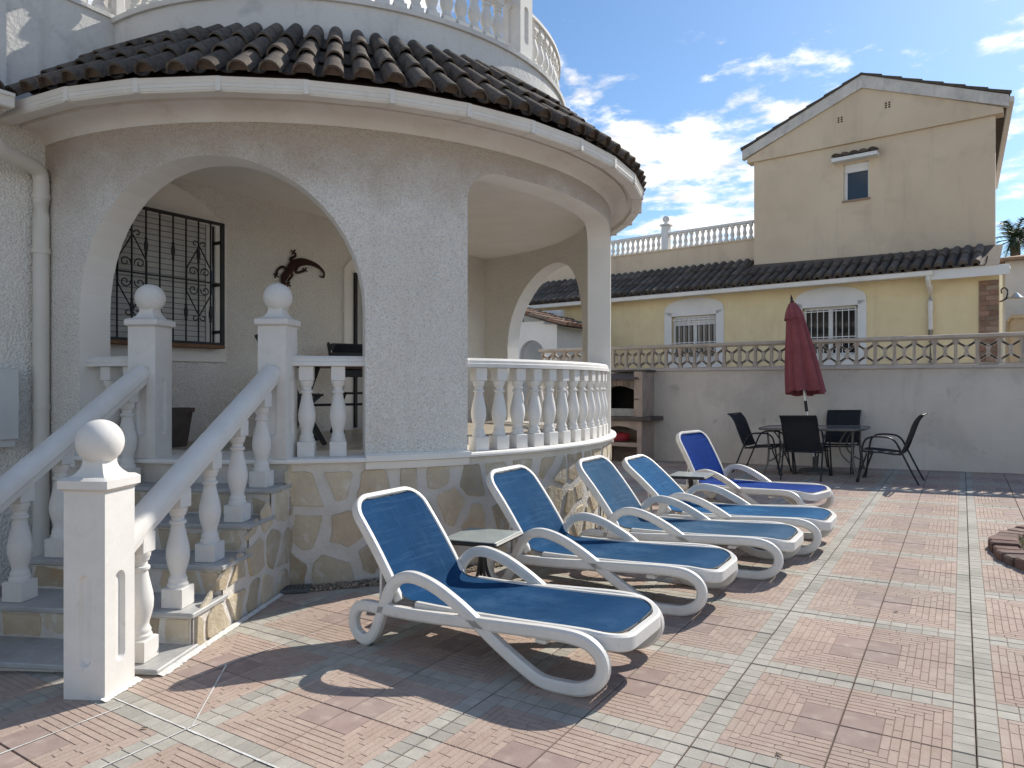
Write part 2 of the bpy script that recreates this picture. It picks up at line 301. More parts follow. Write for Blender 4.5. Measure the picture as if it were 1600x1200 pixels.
# one cast tile: grey squares on two sides, brick strips, a purple corner; raised pieces on a base plate
def tile_mesh(seed):
    rnd=random.Random(seed); mb=MB(); g=T/6; e=.0022
    h0=-.0035
    mb.box((e,e,-.014),(T-e,T-e,h0),3)
    def piece(a,b,c,d,m,j=.0011,bv=.0016):
        x0=max(a*g,e)+j; y0=max(b*g,e)+j; x1=min(c*g,T-e)-j; y1=min(d*g,T-e)-j
        z=rnd.uniform(-.0006,.0003); 
        vs=[(x0,y0,h0),(x1,y0,h0),(x1,y1,h0),(x0,y1,h0),(x0+bv,y0+bv,z),(x1-bv,y0+bv,z),(x1-bv,y1-bv,z),(x0+bv,y1-bv,z)]
        mb.add(vs,[(4,5,6,7),(0,1,5,4),(1,2,6,5),(2,3,7,6),(3,0,4,7)],m)
    for k in range(6): piece(k,0,k+1,1,0)
    for k in range(1,6): piece(0,k,1,k+1,0)
    w=3/7
    for k in range(7):
        o=1+k*w
        cuts=[o]; p=o+rnd.uniform(.7,2.0)
        while p<5.4: cuts.append(p); p+=rnd.uniform(1.5,2.5)
        cuts.append(6)
        for a,b in zip(cuts,cuts[1:]): piece(a,o,b,o+w,1,j=.0009)
        cuts=[o+w]; p=o+w+rnd.uniform(.6,1.6)
        while p<5.4: cuts.append(p); p+=rnd.uniform(1.2,2.0)
        cuts.append(6)
        for a,b in zip(cuts,cuts[1:]): piece(o,a,o+w,b,1,j=.0009)
    piece(4,4,6,6,2)
    mb.v=[(x-T/2,y-T/2,z) for x,y,z in mb.v]
    return mb
TM=[M['tgrey'],M['tbrick'],M['tpurp'],M['tbase']]
tmb=[tile_mesh(s) for s in range(4)]; tme=[b.mesh('paving_tile',TM,False) for b in tmb]
fw=Vector((-sin(YAW),cos(YAW))); rt=Vector((cos(YAW),sin(YAW)))
cells=[]
for i in range(-28,9):
    for j in range(-12,19):
        cx,cy=(i+.5)*T,(j+.5)*T
        if max(math.hypot(cx+a-OX,cy+b-OY) for a in(-T/2,T/2) for b in(-T/2,T/2))<3.05 and cx>-6.1: continue
        if cx<-6.3 and cy>-6.5: continue
        vis=False
        for a in (-.5,0,.5):
            for b in (-.5,0,.5):
                d=Vector((cx+a*T-CAM.x,cy+b*T-CAM.y)); z=d.dot(fw)
                if z>.6 and abs(d.dot(rt)/z)<.80 and (CAM.z/z)<.62: vis=True
        dist=math.hypot(cx-CAM.x,cy-CAM.y)
        hid=cx<-6.3 or (cy>2.3 and math.atan2(cx-CAM.x,cy-CAM.y)<R(-26.5) and math.hypot(cx-OX,cy-OY)<9)
        cells.append((0 if vis and not hid else 1,dist,i,j,cx,cy))
cells.sort(); rest=MB()
for n,(h,dist,i,j,cx,cy) in enumerate(cells):
    k={(0,0):0,(1,0):1,(1,1):2,(0,1):3}[(i%2,j%2)]; s=random.randrange(4)
    Q=TILT@Quaternion((0,0,1),k*pi/2)
    dz=random.uniform(-.0012,.0008)
    if h==0 and n<300:
        o=link('paving_tile',tme[s],patio); o.rotation_mode='QUATERNION'; o.location=(cx,cy,gz(cx,cy)+dz); o.rotation_quaternion=Q
    else:
        mm=Matrix.Translation((cx,cy,gz(cx,cy)+dz))@Q.to_matrix().to_4x4(); b=tmb[s]; o=len(rest.v)
        rest.v+=[tuple(mm@Vector(v)) for v in b.v]; rest.f+=[tuple(q+o for q in f) for f in b.f]; rest.m+=b.m
ro=rest.build('paving_tile_field',TM,patio,False); ro['kind']='stuff'
# white grout lines in the re-laid corner by the steps
mb=MB()
def grout(a,b,w=.012):
    a=Vector(a)*T; b=Vector(b)*T; d=(b-a); nn=int(d.length/.04); d.normalize(); p=Vector((-d.y,d.x)); pr=None
    for k in range(nn+1):
        c=a+(b-a)*k/nn; ww=w*random.uniform(.35,1)
        q=[c+p*ww*.5,c-p*ww*.5]
        if pr: mb.add([(v.x,v.y,gz(v.x,v.y)+.0022) for v in (pr[1],q[1],q[0],pr[0])],[(0,1,2,3)])
        pr=q
grout((-8.0,-4.0),(-4.2,-4.0)); grout((-6,-6.5),(-6,-3.85),.010); grout((-7,-6.5),(-7,-4.05),.011); grout((-7.05,-3.0),(-6.95,-1.7),.008); grout((-6.0,-3.95),(-7.02,-2.9),.010)
mb.build('white_grout',M['grout'],patio,False)

# ------------------------------------------------------------------ villa with the round porch
villa=thing('villa','white villa with a round arched porch, dark tiled eave and roof terrace','house',(-7,1,gz(-7,1)),world=True)
RW,RI,ZF,ZC,ZT=3.17,2.92,.83,3.30,3.40
def pol(r,a,z): return (OX+r*cos(a),OY+r*sin(a),z)
# wall ring with openings; zo(theta) is the underside of the wall at theta
def arch(c,half,spring,top):
    pts=[]
    for k in range(25):
        p=pi-pi*k/24; s_=cos(p); pts.append((c+half*s_,spring+(top-spring)*sin(p)))
    return pts
def ropen(a0,a1,top,ra,rz):
    pts=[]
    for k in range(9): p=pi-pi/2*k/8; pts.append((a0+ra+ra*cos(p),top-rz+rz*sin(p)))
    for k in range(9): p=pi/2-pi/2*k/8; pts.append((a1-ra+ra*cos(p),top-rz+rz*sin(p)))
    return pts
ops=[arch(R(-60.4),R(20.6),1.93,3.045),ropen(R(-25.0),R(22),3.10,R(6.0),.24),arch(R(60.4),R(20.6),1.93,3.045)]
cols=[]
th=R(-90)
seq=[]
for o in ops:
    a=o[0][0]; n=max(1,int((a-th)/R(2)));
    for k in range(n): seq.append((th+(a-th)*k/n,th+(a-th)*(k+1)/n,ZF-.02,ZF-.02))
    for p,q in zip(o,o[1:]):
        nn=max(1,int((q[0]-p[0])/R(2)+.5))
        for k in range(nn): seq.append((p[0]+(q[0]-p[0])*k/nn,p[0]+(q[0]-p[0])*(k+1)/nn,p[1]+(q[1]-p[1])*k/nn,p[1]+(q[1]-p[1])*(k+1)/nn))
    th=o[-1][0]
n=int((R(90)-th)/R(2))
for k in range(n): seq.append((th+(R(90)-th)*k/n,th+(R(90)-th)*(k+1)/n,ZF-.02,ZF-.02))
mb=MB()
for a,b,za,zb in seq:
    if b-a<1e-6: continue
    solid=za<ZF and zb<ZF
    mb.add([pol(RW,a,za),pol(RW,b,zb),pol(RW,b,ZT),pol(RW,a,ZT)],[(0,1,2,3)],0)
    mb.add([pol(RI,a,za),pol(RI,b,zb),pol(RI,b,ZT),pol(RI,a,ZT)],[(3,2,1,0)],1)
    if not solid: mb.add([pol(RW,a,za),pol(RI,a,za),pol(RI,b,zb),pol(RW,b,zb)],[(0,1,2,3)],2)
for o in ops:
    for (a,z),fl in ((o[0],1),(o[-1],0)):
        qd=[pol(RW,a,ZF-.02),pol(RI,a,ZF-.02),pol(RI,a,z),pol(RW,a,z)]
        mb.add(qd,[(0,1,2,3) if fl else (3,2,1,0)],2)
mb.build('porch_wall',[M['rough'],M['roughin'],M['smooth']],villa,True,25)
def ring(mb,prof,a0,a1,step=2.0,m=0,flip=False):
    n=max(1,int((a1-a0)/R(step))); k=len(prof); vs=[]
    for i in range(n+1):
        a=a0+(a1-a0)*i/n; vs+=[pol(r,a,z) for r,z in prof]
    fs=[(i*k+j,(i+1)*k+j,(i+1)*k+j+1,i*k+j+1) for i in range(n) for j in range(k-1)]
    mb.add(vs,fs,m)
def ringbar(mb,prof,a0,a1,step=2.0,m=0):     # closed profile with end caps
    n=max(1,int((a1-a0)/R(step))); k=len(prof); vs=[]
    for i in range(n+1):
        a=a0+(a1-a0)*i/n; vs+=[pol(r,a,z) for r,z in prof]
    fs=[(i*k+j,(i+1)*k+j,(i+1)*k+(j+1)%k,i*k+(j+1)%k) for i in range(n) for j in range(k)]
    fs.append(tuple(range(k))); fs.append(tuple(n*k+j for j in range(k-1,-1,-1))); mb.add(vs,fs,m)
H=R(90)
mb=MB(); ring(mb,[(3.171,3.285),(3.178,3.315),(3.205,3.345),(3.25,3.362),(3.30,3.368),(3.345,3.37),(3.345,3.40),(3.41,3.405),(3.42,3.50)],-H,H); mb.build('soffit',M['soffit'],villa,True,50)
mb=MB(); ring(mb,[(0.02,ZC),(RI+.02,ZC)],-H,H); mb.build('porch_ceiling',M['smooth'],villa)
# base wall, floor slab with lip, band under the pillars
mb=MB(); ring(mb,[(3.165,-.5),(3.165,.795)],-H,H); basew=mb.build('porch_base_wall',M['mortar'],villa)
lip=[(2.6,.79),(3.205,.79),(3.228,.797),(3.232,.812),(3.225,.826),(3.205,ZF),(2.6,ZF)]
mb=MB(); ringbar(mb,lip,-H,H); mb.build('floor_edge',M['smooth'],villa,True,30)
mb=MB(); ring(mb,[(.02,ZF-.004),(2.7,ZF-.004)],-H,H); pf=mb.build('porch_floor',M['porchfloor'],villa)
for i in range(-9,9):
    for j in range(0,9):
        x=OX+.02+j*.34; y=OY+i*.34
        if max(math.hypot(x+a-OX,y+b-OY) for a in(0,.33) for b in(0,.33))<2.66:
            if i==-9 and j==0: pass
            mb=MB(); 
            o=link('floor_tile',None or bpy.data.meshes.get('floor_tile_mesh') or (lambda b:(b.box((0,0,-.008),(.337,.337,.001)),b.mesh('floor_tile_mesh',M['porchfloor'],False))[1])(MB()),pf); o.location=(x,y,ZF)
for a0,a1 in ((-39.8,-25.0),(22,39.8),(81.2,90),(-90,-81.2)):
    mb=MB(); ringbar(mb,[(3.16,.735),(3.195,.735),(3.20,.745),(3.20,.80),(3.236,.80),(3.236,.842),(3.19,.842),(3.19,.85),(3.16,.85)] if a0==-39.8 else [(3.16,.735),(3.20,.735),(3.20,.80),(3.16,.80)],R(a0),R(a1)); mb.build('band',M['smooth'],villa,True,30)

# stone cladding: shrunken irregular cells
def clip(poly,nx,ny,c):
    out=[]
    for k in range(len(poly)):
        p,q=poly[k],poly[(k+1)%len(poly)]; dp=p[0]*nx+p[1]*ny-c; dq=q[0]*nx+q[1]*ny-c
        if dp<=0: out.append(p)
        if dp*dq<0: t=dp/(dp-dq); out.append((p[0]+(q[0]-p[0])*t,p[1]+(q[1]-p[1])*t))
    return out
def stones(parent,w,h,fn,seed,cs=.26,extra=None,gap=(.012,.036),proud=.012,aspect=1.0):
    rnd=random.Random(seed); nx=max(1,round(w/(cs*aspect))); ny=max(1,round(h/cs)); sx,sy=w/nx,h/ny
    seeds=[((i+.5+(.25 if j%2 else -.2)+rnd.uniform(-.36,.36))*sx,(j+.5+rnd.uniform(-.34,.34))*sy) for i in range(-1,nx+1) for j in range(ny)]
    for a,(px_,py_) in enumerate(seeds):
        poly=[(.006,.008),(w-.006,.008),(w-.006,h-.012),(.006,h-.012)]
        for b,(qx,qy) in enumerate(seeds):
            if a==b: continue
            dx,dy=qx-px_,qy-py_; l=math.hypot(dx,dy)
            if l>3*cs: continue
            dx/=l; dy/=l; poly=clip(poly,dx,dy,(px_+qx)/2*dx+(py_+qy)/2*dy-rnd.uniform(*gap))
            if len(poly)<3: break
        for _ in range(2):
            if len(poly)>=3 and rnd.random()<.55:
                th_=rnd.uniform(0,2*pi); mx_=max(p[0]*cos(th_)+p[1]*sin(th_) for p in poly); poly=clip(poly,cos(th_),sin(th_),mx_-rnd.uniform(.015,.055))
        if extra and len(poly)>=3:
            for e in extra: poly=clip(poly,*e)
        if len(poly)<3: continue
        # drop corners, add unevenness
        q=[]
        for k in range(len(poly)):
            p0,p1,p2=poly[k-1],poly[k],poly[(k+1)%len(poly)]
            l0=math.hypot(p1[0]-p0[0],p1[1]-p0[1]); l2=math.hypot(p1[0]-p2[0],p1[1]-p2[1])
            if l0<.02: continue
            c=rnd.uniform(.0,.022)
            if c>.008 and l0>.06 and l2>.06: q+=[(p1[0]+(p0[0]-p1[0])*c/l0,p1[1]+(p0[1]-p1[1])*c/l0),(p1[0]+(p2[0]-p1[0])*c/l2,p1[1]+(p2[1]-p1[1])*c/l2)]
            else: q.append(p1)
            if l2>.11: t=rnd.uniform(.35,.65); o=rnd.uniform(-.012,.006); ux,uy=(p2[0]-p1[0])/l2,(p2[1]-p1[1])/l2; q.append((p1[0]+ux*l2*t+uy*o,p1[1]+uy*l2*t-ux*o))
        if len(q)<3: continue
        cx=sum(p[0] for p in q)/len(q); cy=sum(p[1] for p in q)/len(q)
        ar=abs(sum(q[k-1][0]*q[k][1]-q[k][0]*q[k-1][1] for k in range(len(q))))/2
        if ar<.0035: continue
        mb=MB(); n=len(q); tl=rnd.uniform(-.012,.012); tm=rnd.uniform(-.012,.012); pr=proud*rnd.uniform(.6,1.4)
        vs=[fn(p[0],p[1],-.004) for p in q]+[fn(cx+(p[0]-cx)*.955,cy+(p[1]-cy)*.955,pr+tl*(p[0]-cx)+tm*(p[1]-cy)) for p in q]+[fn(cx,cy,pr+.002)]
        mb.add(vs,[(k,(k+1)%n,n+(k+1)%n,n+k) for k in range(n)]+[(n+k,n+(k+1)%n,2*n) for k in range(n)])
        mb.build('stone',M['stone'],parent,True,30)
A0,A1=R(-50.5),R(36)
def fbase(s,z,d): return pol(3.165+d,A0+s/3.165,-.13+z)
stones(basew,(A1-A0)*3.165,.905,fbase,3,.265,extra=[(0,1,.865)],aspect=.98,gap=(.012,.052))

# balusters -------------------------------------------------------
def baluster_mesh(h,name,seg=16,w=.062):
    mb=MB(); b=.105*h/.62; tp=h-.10*h/.62
    mb.bbox((-w,-w,0),(w,w,b),.004); mb.bbox((-w*.82,-w*.82,tp),(w*.82,w*.82,h),.004)
    P=[(.056,0),(.057,.018),(.049,.03),(.052,.045),(.046,.058),(.041,.072),(.044,.095),(.055,.135),(.0625,.175),(.064,.21),(.060,.25),(.050,.30),(.041,.345),(.036,.375),(.035,.385),(.045,.389),(.047,.398),(.045,.407),(.035,.411),(.034,.435),(.043,.443),(.045,.458),(.050,.465),(.051,.487)]
    s=(tp-b)/.487; mb.lathe([(r*w/.062,b+z*s) for r,z in P],seg); return mb.mesh(name,M['cast'],True,40)
bal=baluster_mesh(.68,'baluster')
def rail_ring(parent,name,r,z,a0,a1,w=.15,h=.075):
    sec=[(r-w/2,z),(r-w/2,z+.03),(r-w/2+.012,z+.035),(r-w/2+.012,z+h-.02),(r-w/2+.03,z+h),(r+w/2-.03,z+h),(r+w/2-.012,z+h-.02),(r+w/2-.012,z+.035),(r+w/2,z+.03),(r+w/2,z)]
    mb=MB(); ringbar(mb,sec[::-1],R(a0),R(a1),2.5); return mb.build(name,M['cast'],parent,True,30)
ZR=ZF+.68
def row(parent,me,r,a0,a1,n,z,ends=True):
    for k in range(n):
        a=R(a0)+(R(a1)-R(a0))*(k/(n-1) if n>1 else .5); o=link('baluster',me,parent); o.location=pol(r,a,z); o.rotation_euler=(0,0,a)
rr=rail_ring(villa,'porch_handrail',3.085,ZR,-25.3,22.3); row(rr,bal,3.085,-22.2,19.6,12,ZF)
rr=rail_ring(villa,'porch_handrail',3.05,ZR,39.5,81.4); row(rr,bal,3.05,42.5,78.5,10,ZF)
rr=rail_ring(villa,'porch_handrail',3.05,ZR,-50.3,-39.6); row(rr,bal,3.05,-47.7,-43.4,2,ZF)
rr=rail_ring(villa,'porch_handrail',3.05,ZR,-81.4,-70.3); row(rr,bal,3.05,-77.6,-73.3,2,ZF)

# newel posts ------------------------------------------------------
def newel(mb,h,w=.105,p0=.2,p1=.55,ballr=.103):
    # shaft with a rounded recessed panel on each face, cap, flared neck, ball
    pw=.036; dp=.020
    for k in range(4):
        Mr=Matrix.Rotation(k*pi/2,4,'Z'); n=8; cap=[];rec=[];out=[]
        for i in range(n): a=pi*i/(n-1); cap.append((pw*cos(a),p1+pw*1.0*sin(a))); out.append((w-2*w*i/(n-1),h))
        for i in range(n): a=pi+pi*i/(n-1); cap.append((pw*cos(a),p0+pw*sin(a))); out.append((-w+2*w*i/(n-1),0))
        N_=2*n
        vs=[Mr@Vector((x,-w,z)) for x,z in out]+[Mr@Vector((x,-w,z)) for x,z in cap]+[Mr@Vector((x*.62,-w+dp,p0+(z-p0)*1 if False else z+(-.010 if z>p1 else .010 if z<p0 else 0))) for x,z in cap]
        fs=[]
        for i in range(N_):
            j=(i+1)%N_; fs.append((i,N_+i,N_+j,j)); fs.append((N_+i,2*N_+i,2*N_+j,N_+j))
        fs.append(tuple(2*N_+i for i in range(N_-1,-1,-1))); mb.add(vs,[f[::-1] for f in fs])
    c=w+.022
    mb.bbox((-c,-c,h-.002),(c,c,h+.058),.012)
    prof=[(.105,h+.05),(.092,h+.062),(.075,h+.078),(.062,h+.098),(.056,h+.12),(.056,h+.14)]
    mb.lathe([(r*1.30,z) for r,z in prof],4,a0=pi/4,cap=False)
def ball(mb,z,r): mb.lathe([(max(r*sin(pi*i/16),.001),z-r*cos(pi*i/16)) for i in range(17)],24,cap=False)
pb=MB(); newel(pb,.97); me_post=pb.mesh('newel_post',M['cast'],True,32)
bb=MB(); ball(bb,1.185,.105); me_ball=bb.mesh('ball_finial',M['cast'])
def post(parent,x,y,z,rz,sz=1.0):
    o=link('newel_post',me_post,parent)
    base=ORG.get(parent,Vector()); o.location=(x,y,z); o.rotation_euler=(0,0,rz); o.scale=(1,1,sz)
    b=link('ball_finial',me_ball,o); return o

# roof of the porch --------------------------------------------------
def rz_(r): return 3.425+(3.52-r)*.845
mb=MB(); ring(mb,[(3.44,rz_(3.44)-.03),(2.6,rz_(2.6)-.03)],-H,H); roof=mb.build('porch_roof',M['mortarplug'],villa)
DA=R(3.46); rows=[(3.475,3.16),(3.215,2.89),(2.945,2.59)]
def tile_cone(r0,r1,up,plug):
    mb=MB(); sl=math.atan(.845); nrm=Vector((sin(sl),0,cos(sl)))
    def ringpts(r,wf,hh,lift,th):
        hw=r*DA*wf; base=Vector((r,0,rz_(r)))+nrm*lift; pts=[]
        for k in range(9):
            a=pi*k/8; x=-cos(a); 
            p=base+nrm*((hh-th)*sin(a)*(1 if up else -1)); p=p+Vector((0,x*(hw-th),0)); pts.append(p)
        return pts
    if up: A=ringpts(r0,.375,.082,.052,0); B=ringpts(r1,.36,.072,.022,0); Ai=ringpts(r0,.375,.082,.052,.014); Bi=ringpts(r1,.36,.072,.022,.014)
    else: A=ringpts(r0-.085,.30,.035,.050,0); B=ringpts(r1,.30,.035,.036,0); Ai=ringpts(r0-.085,.30,.035,.050,-.010); Bi=ringpts(r1,.30,.035,.036,-.010)
    n=9; vs=A+B+Ai+Bi; fs=[]
    for k in range(8):
        fs.append((k,k+1,n+k+1,n+k)); fs.append((2*n+k,3*n+k,3*n+k+1,2*n+k+1)); fs.append((k,2*n+k,2*n+k+1,k+1))
    mb.add(vs,fs,0)
    if plug:
        s=Vector((-.03,0,.024)); mb.add([p+s for p in Ai],[tuple(range(9))],1)
    return mb.mesh('roof_tile',[M['rtile'],M['mortarplug']],True,50)
tmesh=[(tile_cone(a,b,True,k==0),tile_cone(a,b,False,False)) for k,(a,b) in enumerate(rows)]
k0=int(-90/3.46); 
for c in range(-25,20):
    a=c*DA+.02
    for r in range(3):
        o=link('cover_tile',tmesh[r][0],roof); o.location=(OX,OY,random.uniform(-.004,.006)); o.rotation_euler=(0,0,a+random.uniform(-.004,.004))
        o=link('channel_tile',tmesh[r][1],roof); o.location=(OX,OY,0); o.rotation_euler=(0,0,a+DA/2)
# gutter sections
gs=MB(); 
for k in range(0,19):
    a0=R(-85+9.5*k-.0); a1=a0+R(9.5)
    if k==0: a0=R(-89.5)
    if a1>R(91): break
    P0=Vector(pol(3.515,a0,0)); P1=Vector(pol(3.515,a1,0)); mb=MB()
    d=(P1-P0).normalized(); nrm=Vector((d.y,-d.x,0))
    sec=[(-.105,0),(-.012,0),(0,.022),(-.002,.03),(.004,.034),(.004,.058),(-.001,.062),(.006,.066),(.010,.092),(.018,.105),(.006,.105),(-.002,.012),(-.095,.012),(-.095,.09),(-.105,.09)]
    z0=3.372-.022*(k/10)
    vs=[]
    for P,s in ((P0,1),(P1,-1)):
        for o_,z in sec: vs.append(P+nrm*o_+Vector((0,0,z0+z*.88)) + d*(o_*math.tan(R(4.75))*(-s)) )
    n=len(sec); fs=[(j,n+j,n+(j+1)%n,(j+1)%n) for j in range(n)]
    mb.add(vs,fs); 
    for s,P in ((1,P0),):
        q=Matrix.Translation(P+Vector((0,0,z0)))@Matrix.Rotation(math.atan2(d.y,d.x),4,'Z')
        mb.box((-.004,-.0135,-.003),(.030,.002,.097),M=q)
        mb.box((-.004,-.0,-.003),(.034,.10,.0005),M=q)
    mb.build('gutter_section',M['gutter'],villa,True,30)
# terrace parapet over the porch
ZP=4.53
mb=MB(); ring(mb,[(2.63,3.9),(2.635,ZP-.04)],-H,H); ring(mb,[(2.635,ZP-.04),(2.66,ZP-.04),(2.665,ZP),(2.40,ZP),(2.40,3.6)],-H,H); mb.build('terrace_parapet',M['parapet'],villa,True,35)
mb=MB(); ring(mb,[(0.02,3.62),(2.45,3.62)],-H,H); mb.build('terrace_floor',M['porchfloor'],villa)
bal2=baluster_mesh(.50,'terrace_baluster',14,.058)
rr=rail_ring(villa,'terrace_handrail',2.53,ZP+.50,-88,-5.2,.14,.06); row(rr,bal2,2.53,-86,-8.5,24,ZP)
rr=rail_ring(villa,'terrace_handrail',2.53,ZP+.50,2.2,88,.14,.06); row(rr,bal2,2.53,5.2,86,25,ZP)
p=post(villa,*pol(2.53,R(-1.5),ZP),R(-1.5),.86)
# house body: wall behind the porch, house walls to the left, upper storey
XW=-6.2
mb=MB()
mb.add([(XW,-7,-.6),(XW,9,-.6),(XW,9,3.45),(XW,-7,3.45)],[(0,1,2,3)]); mb.add([(XW,-7,3.45),(XW-7,-7,3.45),(XW-7,-7,-.6),(XW,-7,-.6)],[(0,1,2,3)]); mb.add([(XW,5.6,3.45),(XW-7,5.6,3.45),(XW-7,5.6,-.6),(XW,5.6,-.6)],[(3,2,1,0)])
mb.v=[(x,5.6 if y==9 else y,z) for x,y,z in mb.v]
mb.build('house_wall',M['roughin'],villa,False)
mb=MB(); mb.box((XW-7,-7,3.45),(XW-.002,5.6,3.60)); mb.build('terrace_slab',M['smooth'],villa,False)
mb=MB(); mb.box((XW-.22,-1.25,3.45),(XW,-.36,ZP)); mb.box((XW-.24,-1.25,ZP),(XW+.02,-.30,ZP+.035)); mb.build('side_parapet',M['parapet'],villa,False)
mb=MB(); mb.box((XW-.20,-1.25,ZP+.535),(XW-.06,-.36,ZP+.60)); sr=mb.build('terrace_handrail',M['cast'],villa,False)
for k in range(5): o=link('baluster',bal2,sr); o.location=(XW-.13,-.50-k*.17,ZP+.035)
post(villa,XW-.12,-.30,ZP,0,.86)
mb=MB(); mb.box((XW-6,-7,3.6),(XW+.06,-1.26,6.4)); mb.box((XW+.06,-7,6.1),(XW+.4,-1.2,6.25)); mb.build('upper_storey',M['parapet'],villa,False)
# left eave with its gutter and downpipe
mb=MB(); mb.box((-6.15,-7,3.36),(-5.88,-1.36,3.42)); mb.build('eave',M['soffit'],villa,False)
mb=MB(); mb.bbox((-5.90,-7,3.37),(-5.79,-1.335,3.475),.01); mb.box((-5.79,-7,3.45),(-5.775,-1.34,3.475)); mb.build('gutter_section',M['gutter'],villa,False)
eroof=MB(); eroof.add([(-5.86,-7,3.46),(-5.86,-1.38,3.46),(-6.16,-1.38,3.68),(-6.16,-7,3.68)],[(0,1,2,3)]); er_=eroof.build('eave_roof',M['mortarplug'],villa,False)
def barrel(L_,w,h,up=True,th=.014,taper=.9,mat_=None,name='barrel_tile'):
    # tile running along +y (upslope), lying in the xy plane
    mb=MB(); n=9; pts=[]
    for (y,f,lf) in ((0,1,.012),(L_,taper,-.012)):
        for t in (0,th):
            for k in range(n):
                a=pi*k/(n-1); pts.append((-(w/2-t)*f*cos(a),y,lf+(h-t)*f*sin(a)*(1 if up else -1)+(0 if up else h*.55)))
    fs=[]
    for k in range(n-1): fs+=[(k,k+1,2*n+k+1,2*n+k),(n+k,3*n+k,3*n+k+1,n+k+1),(k,n+k,n+k+1,k+1)]
    mb.add(pts,fs); mb.add([(x,y+.02,z) for x,y,z in pts[n:2*n]],[tuple(range(n))]) if up else None
    return mb.mesh(name,mat_,True,50)
bt=barrel(.36,.16,.085,mat_=M['rtile'])
for k in range(9):
    o=link('cover_tile',bt,er_); sl=math.atan2(.22,.30); o.location=(-5.85,-1.46-k*.21,3.475); o.rotation_euler=(sl,0,pi/2)
def pipe(parent,path,r,name='downpipe',n=8,mt='pipe',collars=()):
    mb=MB(); mb.tube(smooth_path(path,n),r,14)
    for (p,ax,rr_) in collars: mb.tube([Vector(p)-Vector(ax)*.02,Vector(p)+Vector(ax)*.02],rr_,14)
    return mb.build(name,M[mt],parent,True,50)
pipe(villa,[(-5.84,-1.48,3.38),(-5.84,-1.48,3.25),(-5.86,-1.46,3.14),(-5.95,-1.34,3.08),(-6.09,-1.09,3.06),(-6.125,-1.03,2.98),(-6.125,-1.03,2.8),(-6.125,-1.03,1.5),(-6.125,-1.03,-.2)],.057,collars=[((-6.125,-1.03,2.85),(0,0,1),.063),((-6.125,-1.03,2.42),(0,0,1),.066),((-6.125,-1.03,1.2),(0,0,1),.063),((-5.84,-1.48,3.2),(0,0,1),.063)])
mb=MB(); mb.bbox((-6.2,-2.0,.95),(-6.06,-1.205,1.49),.01); mb.box((-6.2,-1.98,.90),(-6.08,-1.225,.95)); mb.build('meter_box',M['box'],villa,False)
# window with grille on the porch wall
YA,YB,Z0,Z1=-.605,.515,1.76,2.92
def arch_panel(mb,y0,y1,z0,zs,zt,x0,x1,hole=None,m=0):
    # flat plaster surround with a segmental top, seen from +x
    n=16; top=[(y1+(y0-y1)*k/n, zs+(zt-zs)*sin(pi*k/n)**.8) for k in range(n+1)]
    out=[(y0,z0),(y1,z0)]+top; k=len(out)
    if not hole:
        mb.add([(x1,y,z) for y,z in out]+[(x0,y,z) for y,z in out],[tuple(range(k))]+[(i,k+i,k+(i+1)%k,(i+1)%k) for i in range(k)],m)
    else:
        a,b,c,d=hole
        vs=[(y0,z0),(y1,z0),(b,c),(a,c)]; mb.add([(x1,y,z) for y,z in vs],[(0,1,2,3)],m)
        mb.add([(x1,y,z) for y,z in ((b,c),(y1,z0),(y1,zs),(b,d))],[(0,1,2,3)],m); mb.add([(x1,y,z) for y,z in ((y0,z0),(a,c),(a,d),(y0,zs))],[(0,1,2,3)],m)
        mid=[(y1+(y0-y1)*i/n,zs+(zt-zs)*sin(pi*i/n)**.8) for i in range(n+1)]
        for i in range(n):
            p,q=mid[i],mid[i+1]; f=lambda y:min(max(y,a),b)
            mb.add([(x1,*p),(x1,*q),(x1,f(q[0]),d),(x1,f(p[0]),d)],[(0,1,2,3)],m)
        for (p,q) in zip(out,out[1:]+out[:1]): mb.add([(x1,*p),(x0,*p),(x0,*q),(x1,*q)],[(0,1,2,3)],m)
        for (p,q) in (((a,c),(b,c)),((b,c),(b,d)),((b,d),(a,d)),((a,d),(a,c))): mb.add([(x1,*p),(x1,*q),(x0-.0,*q),(x0-.0,*p)],[(0,1,2,3)],m)
mb=MB(); arch_panel(mb,YA-.12,YB+.12,Z0-.17,2.90,3.24,XW-.001,XW+.03,(YA,YB,Z0,Z1)); mb.build('window_surround',M['smooth'],villa,False)
win=MB(); win.box((XW-.02,YA,Z0),(XW+.006,YB,Z1)); win=win.build('window',M['pane'],villa,False)
mb=MB(); zz=Z0+.02
while zz<Z1-.02: mb.bbox((XW+.006,YA+.03,zz),(XW+.018,YB-.10,zz+.046),.004); zz+=.05
s_=mb.build('roller_shutter',M['shutter'],win,False)
mb=MB(); mb.box((XW+.006,YB-.09,Z0),(XW+.016,YB-.03,Z1)); mb.build('window_frame',M['nwhite'],win,False)
mb=MB(); mb.bbox((XW+.02,YA-.02,Z0-.045),(XW+.16,YB+.02,Z0-.01),.005); mb.build('sill',M['wood'],win,False)
GX=XW+.14
mb=MB()
for a,b in (((YA,Z0),(YB,Z0)),((YB,Z0),(YB,Z1)),((YB,Z1),(YA,Z1)),((YA,Z1),(YA,Z0))): 
    if a[1]==b[1]: mb.box((GX-.012,min(a[0],b[0])-.018,a[1]-.014),(GX+.012,max(a[0],b[0])+.018,a[1]+.014))
    else: mb.box((GX-.0125,a[0]-.0185,Z0),(GX+.0125,a[0]+.0185,Z1))
mb.box((GX-.006,YA,2.335),(GX+.006,YB,2.349))
for z in (Z0+.12,2.34,Z1-.17): mb.box((XW,YB-.01,z-.014),(GX,YB+.01,z+.014))
grille=mb.build('window_grille',M['iron'],win,False)
bars=[YA+(YB-YA)*k/9 for k in range(1,9)]
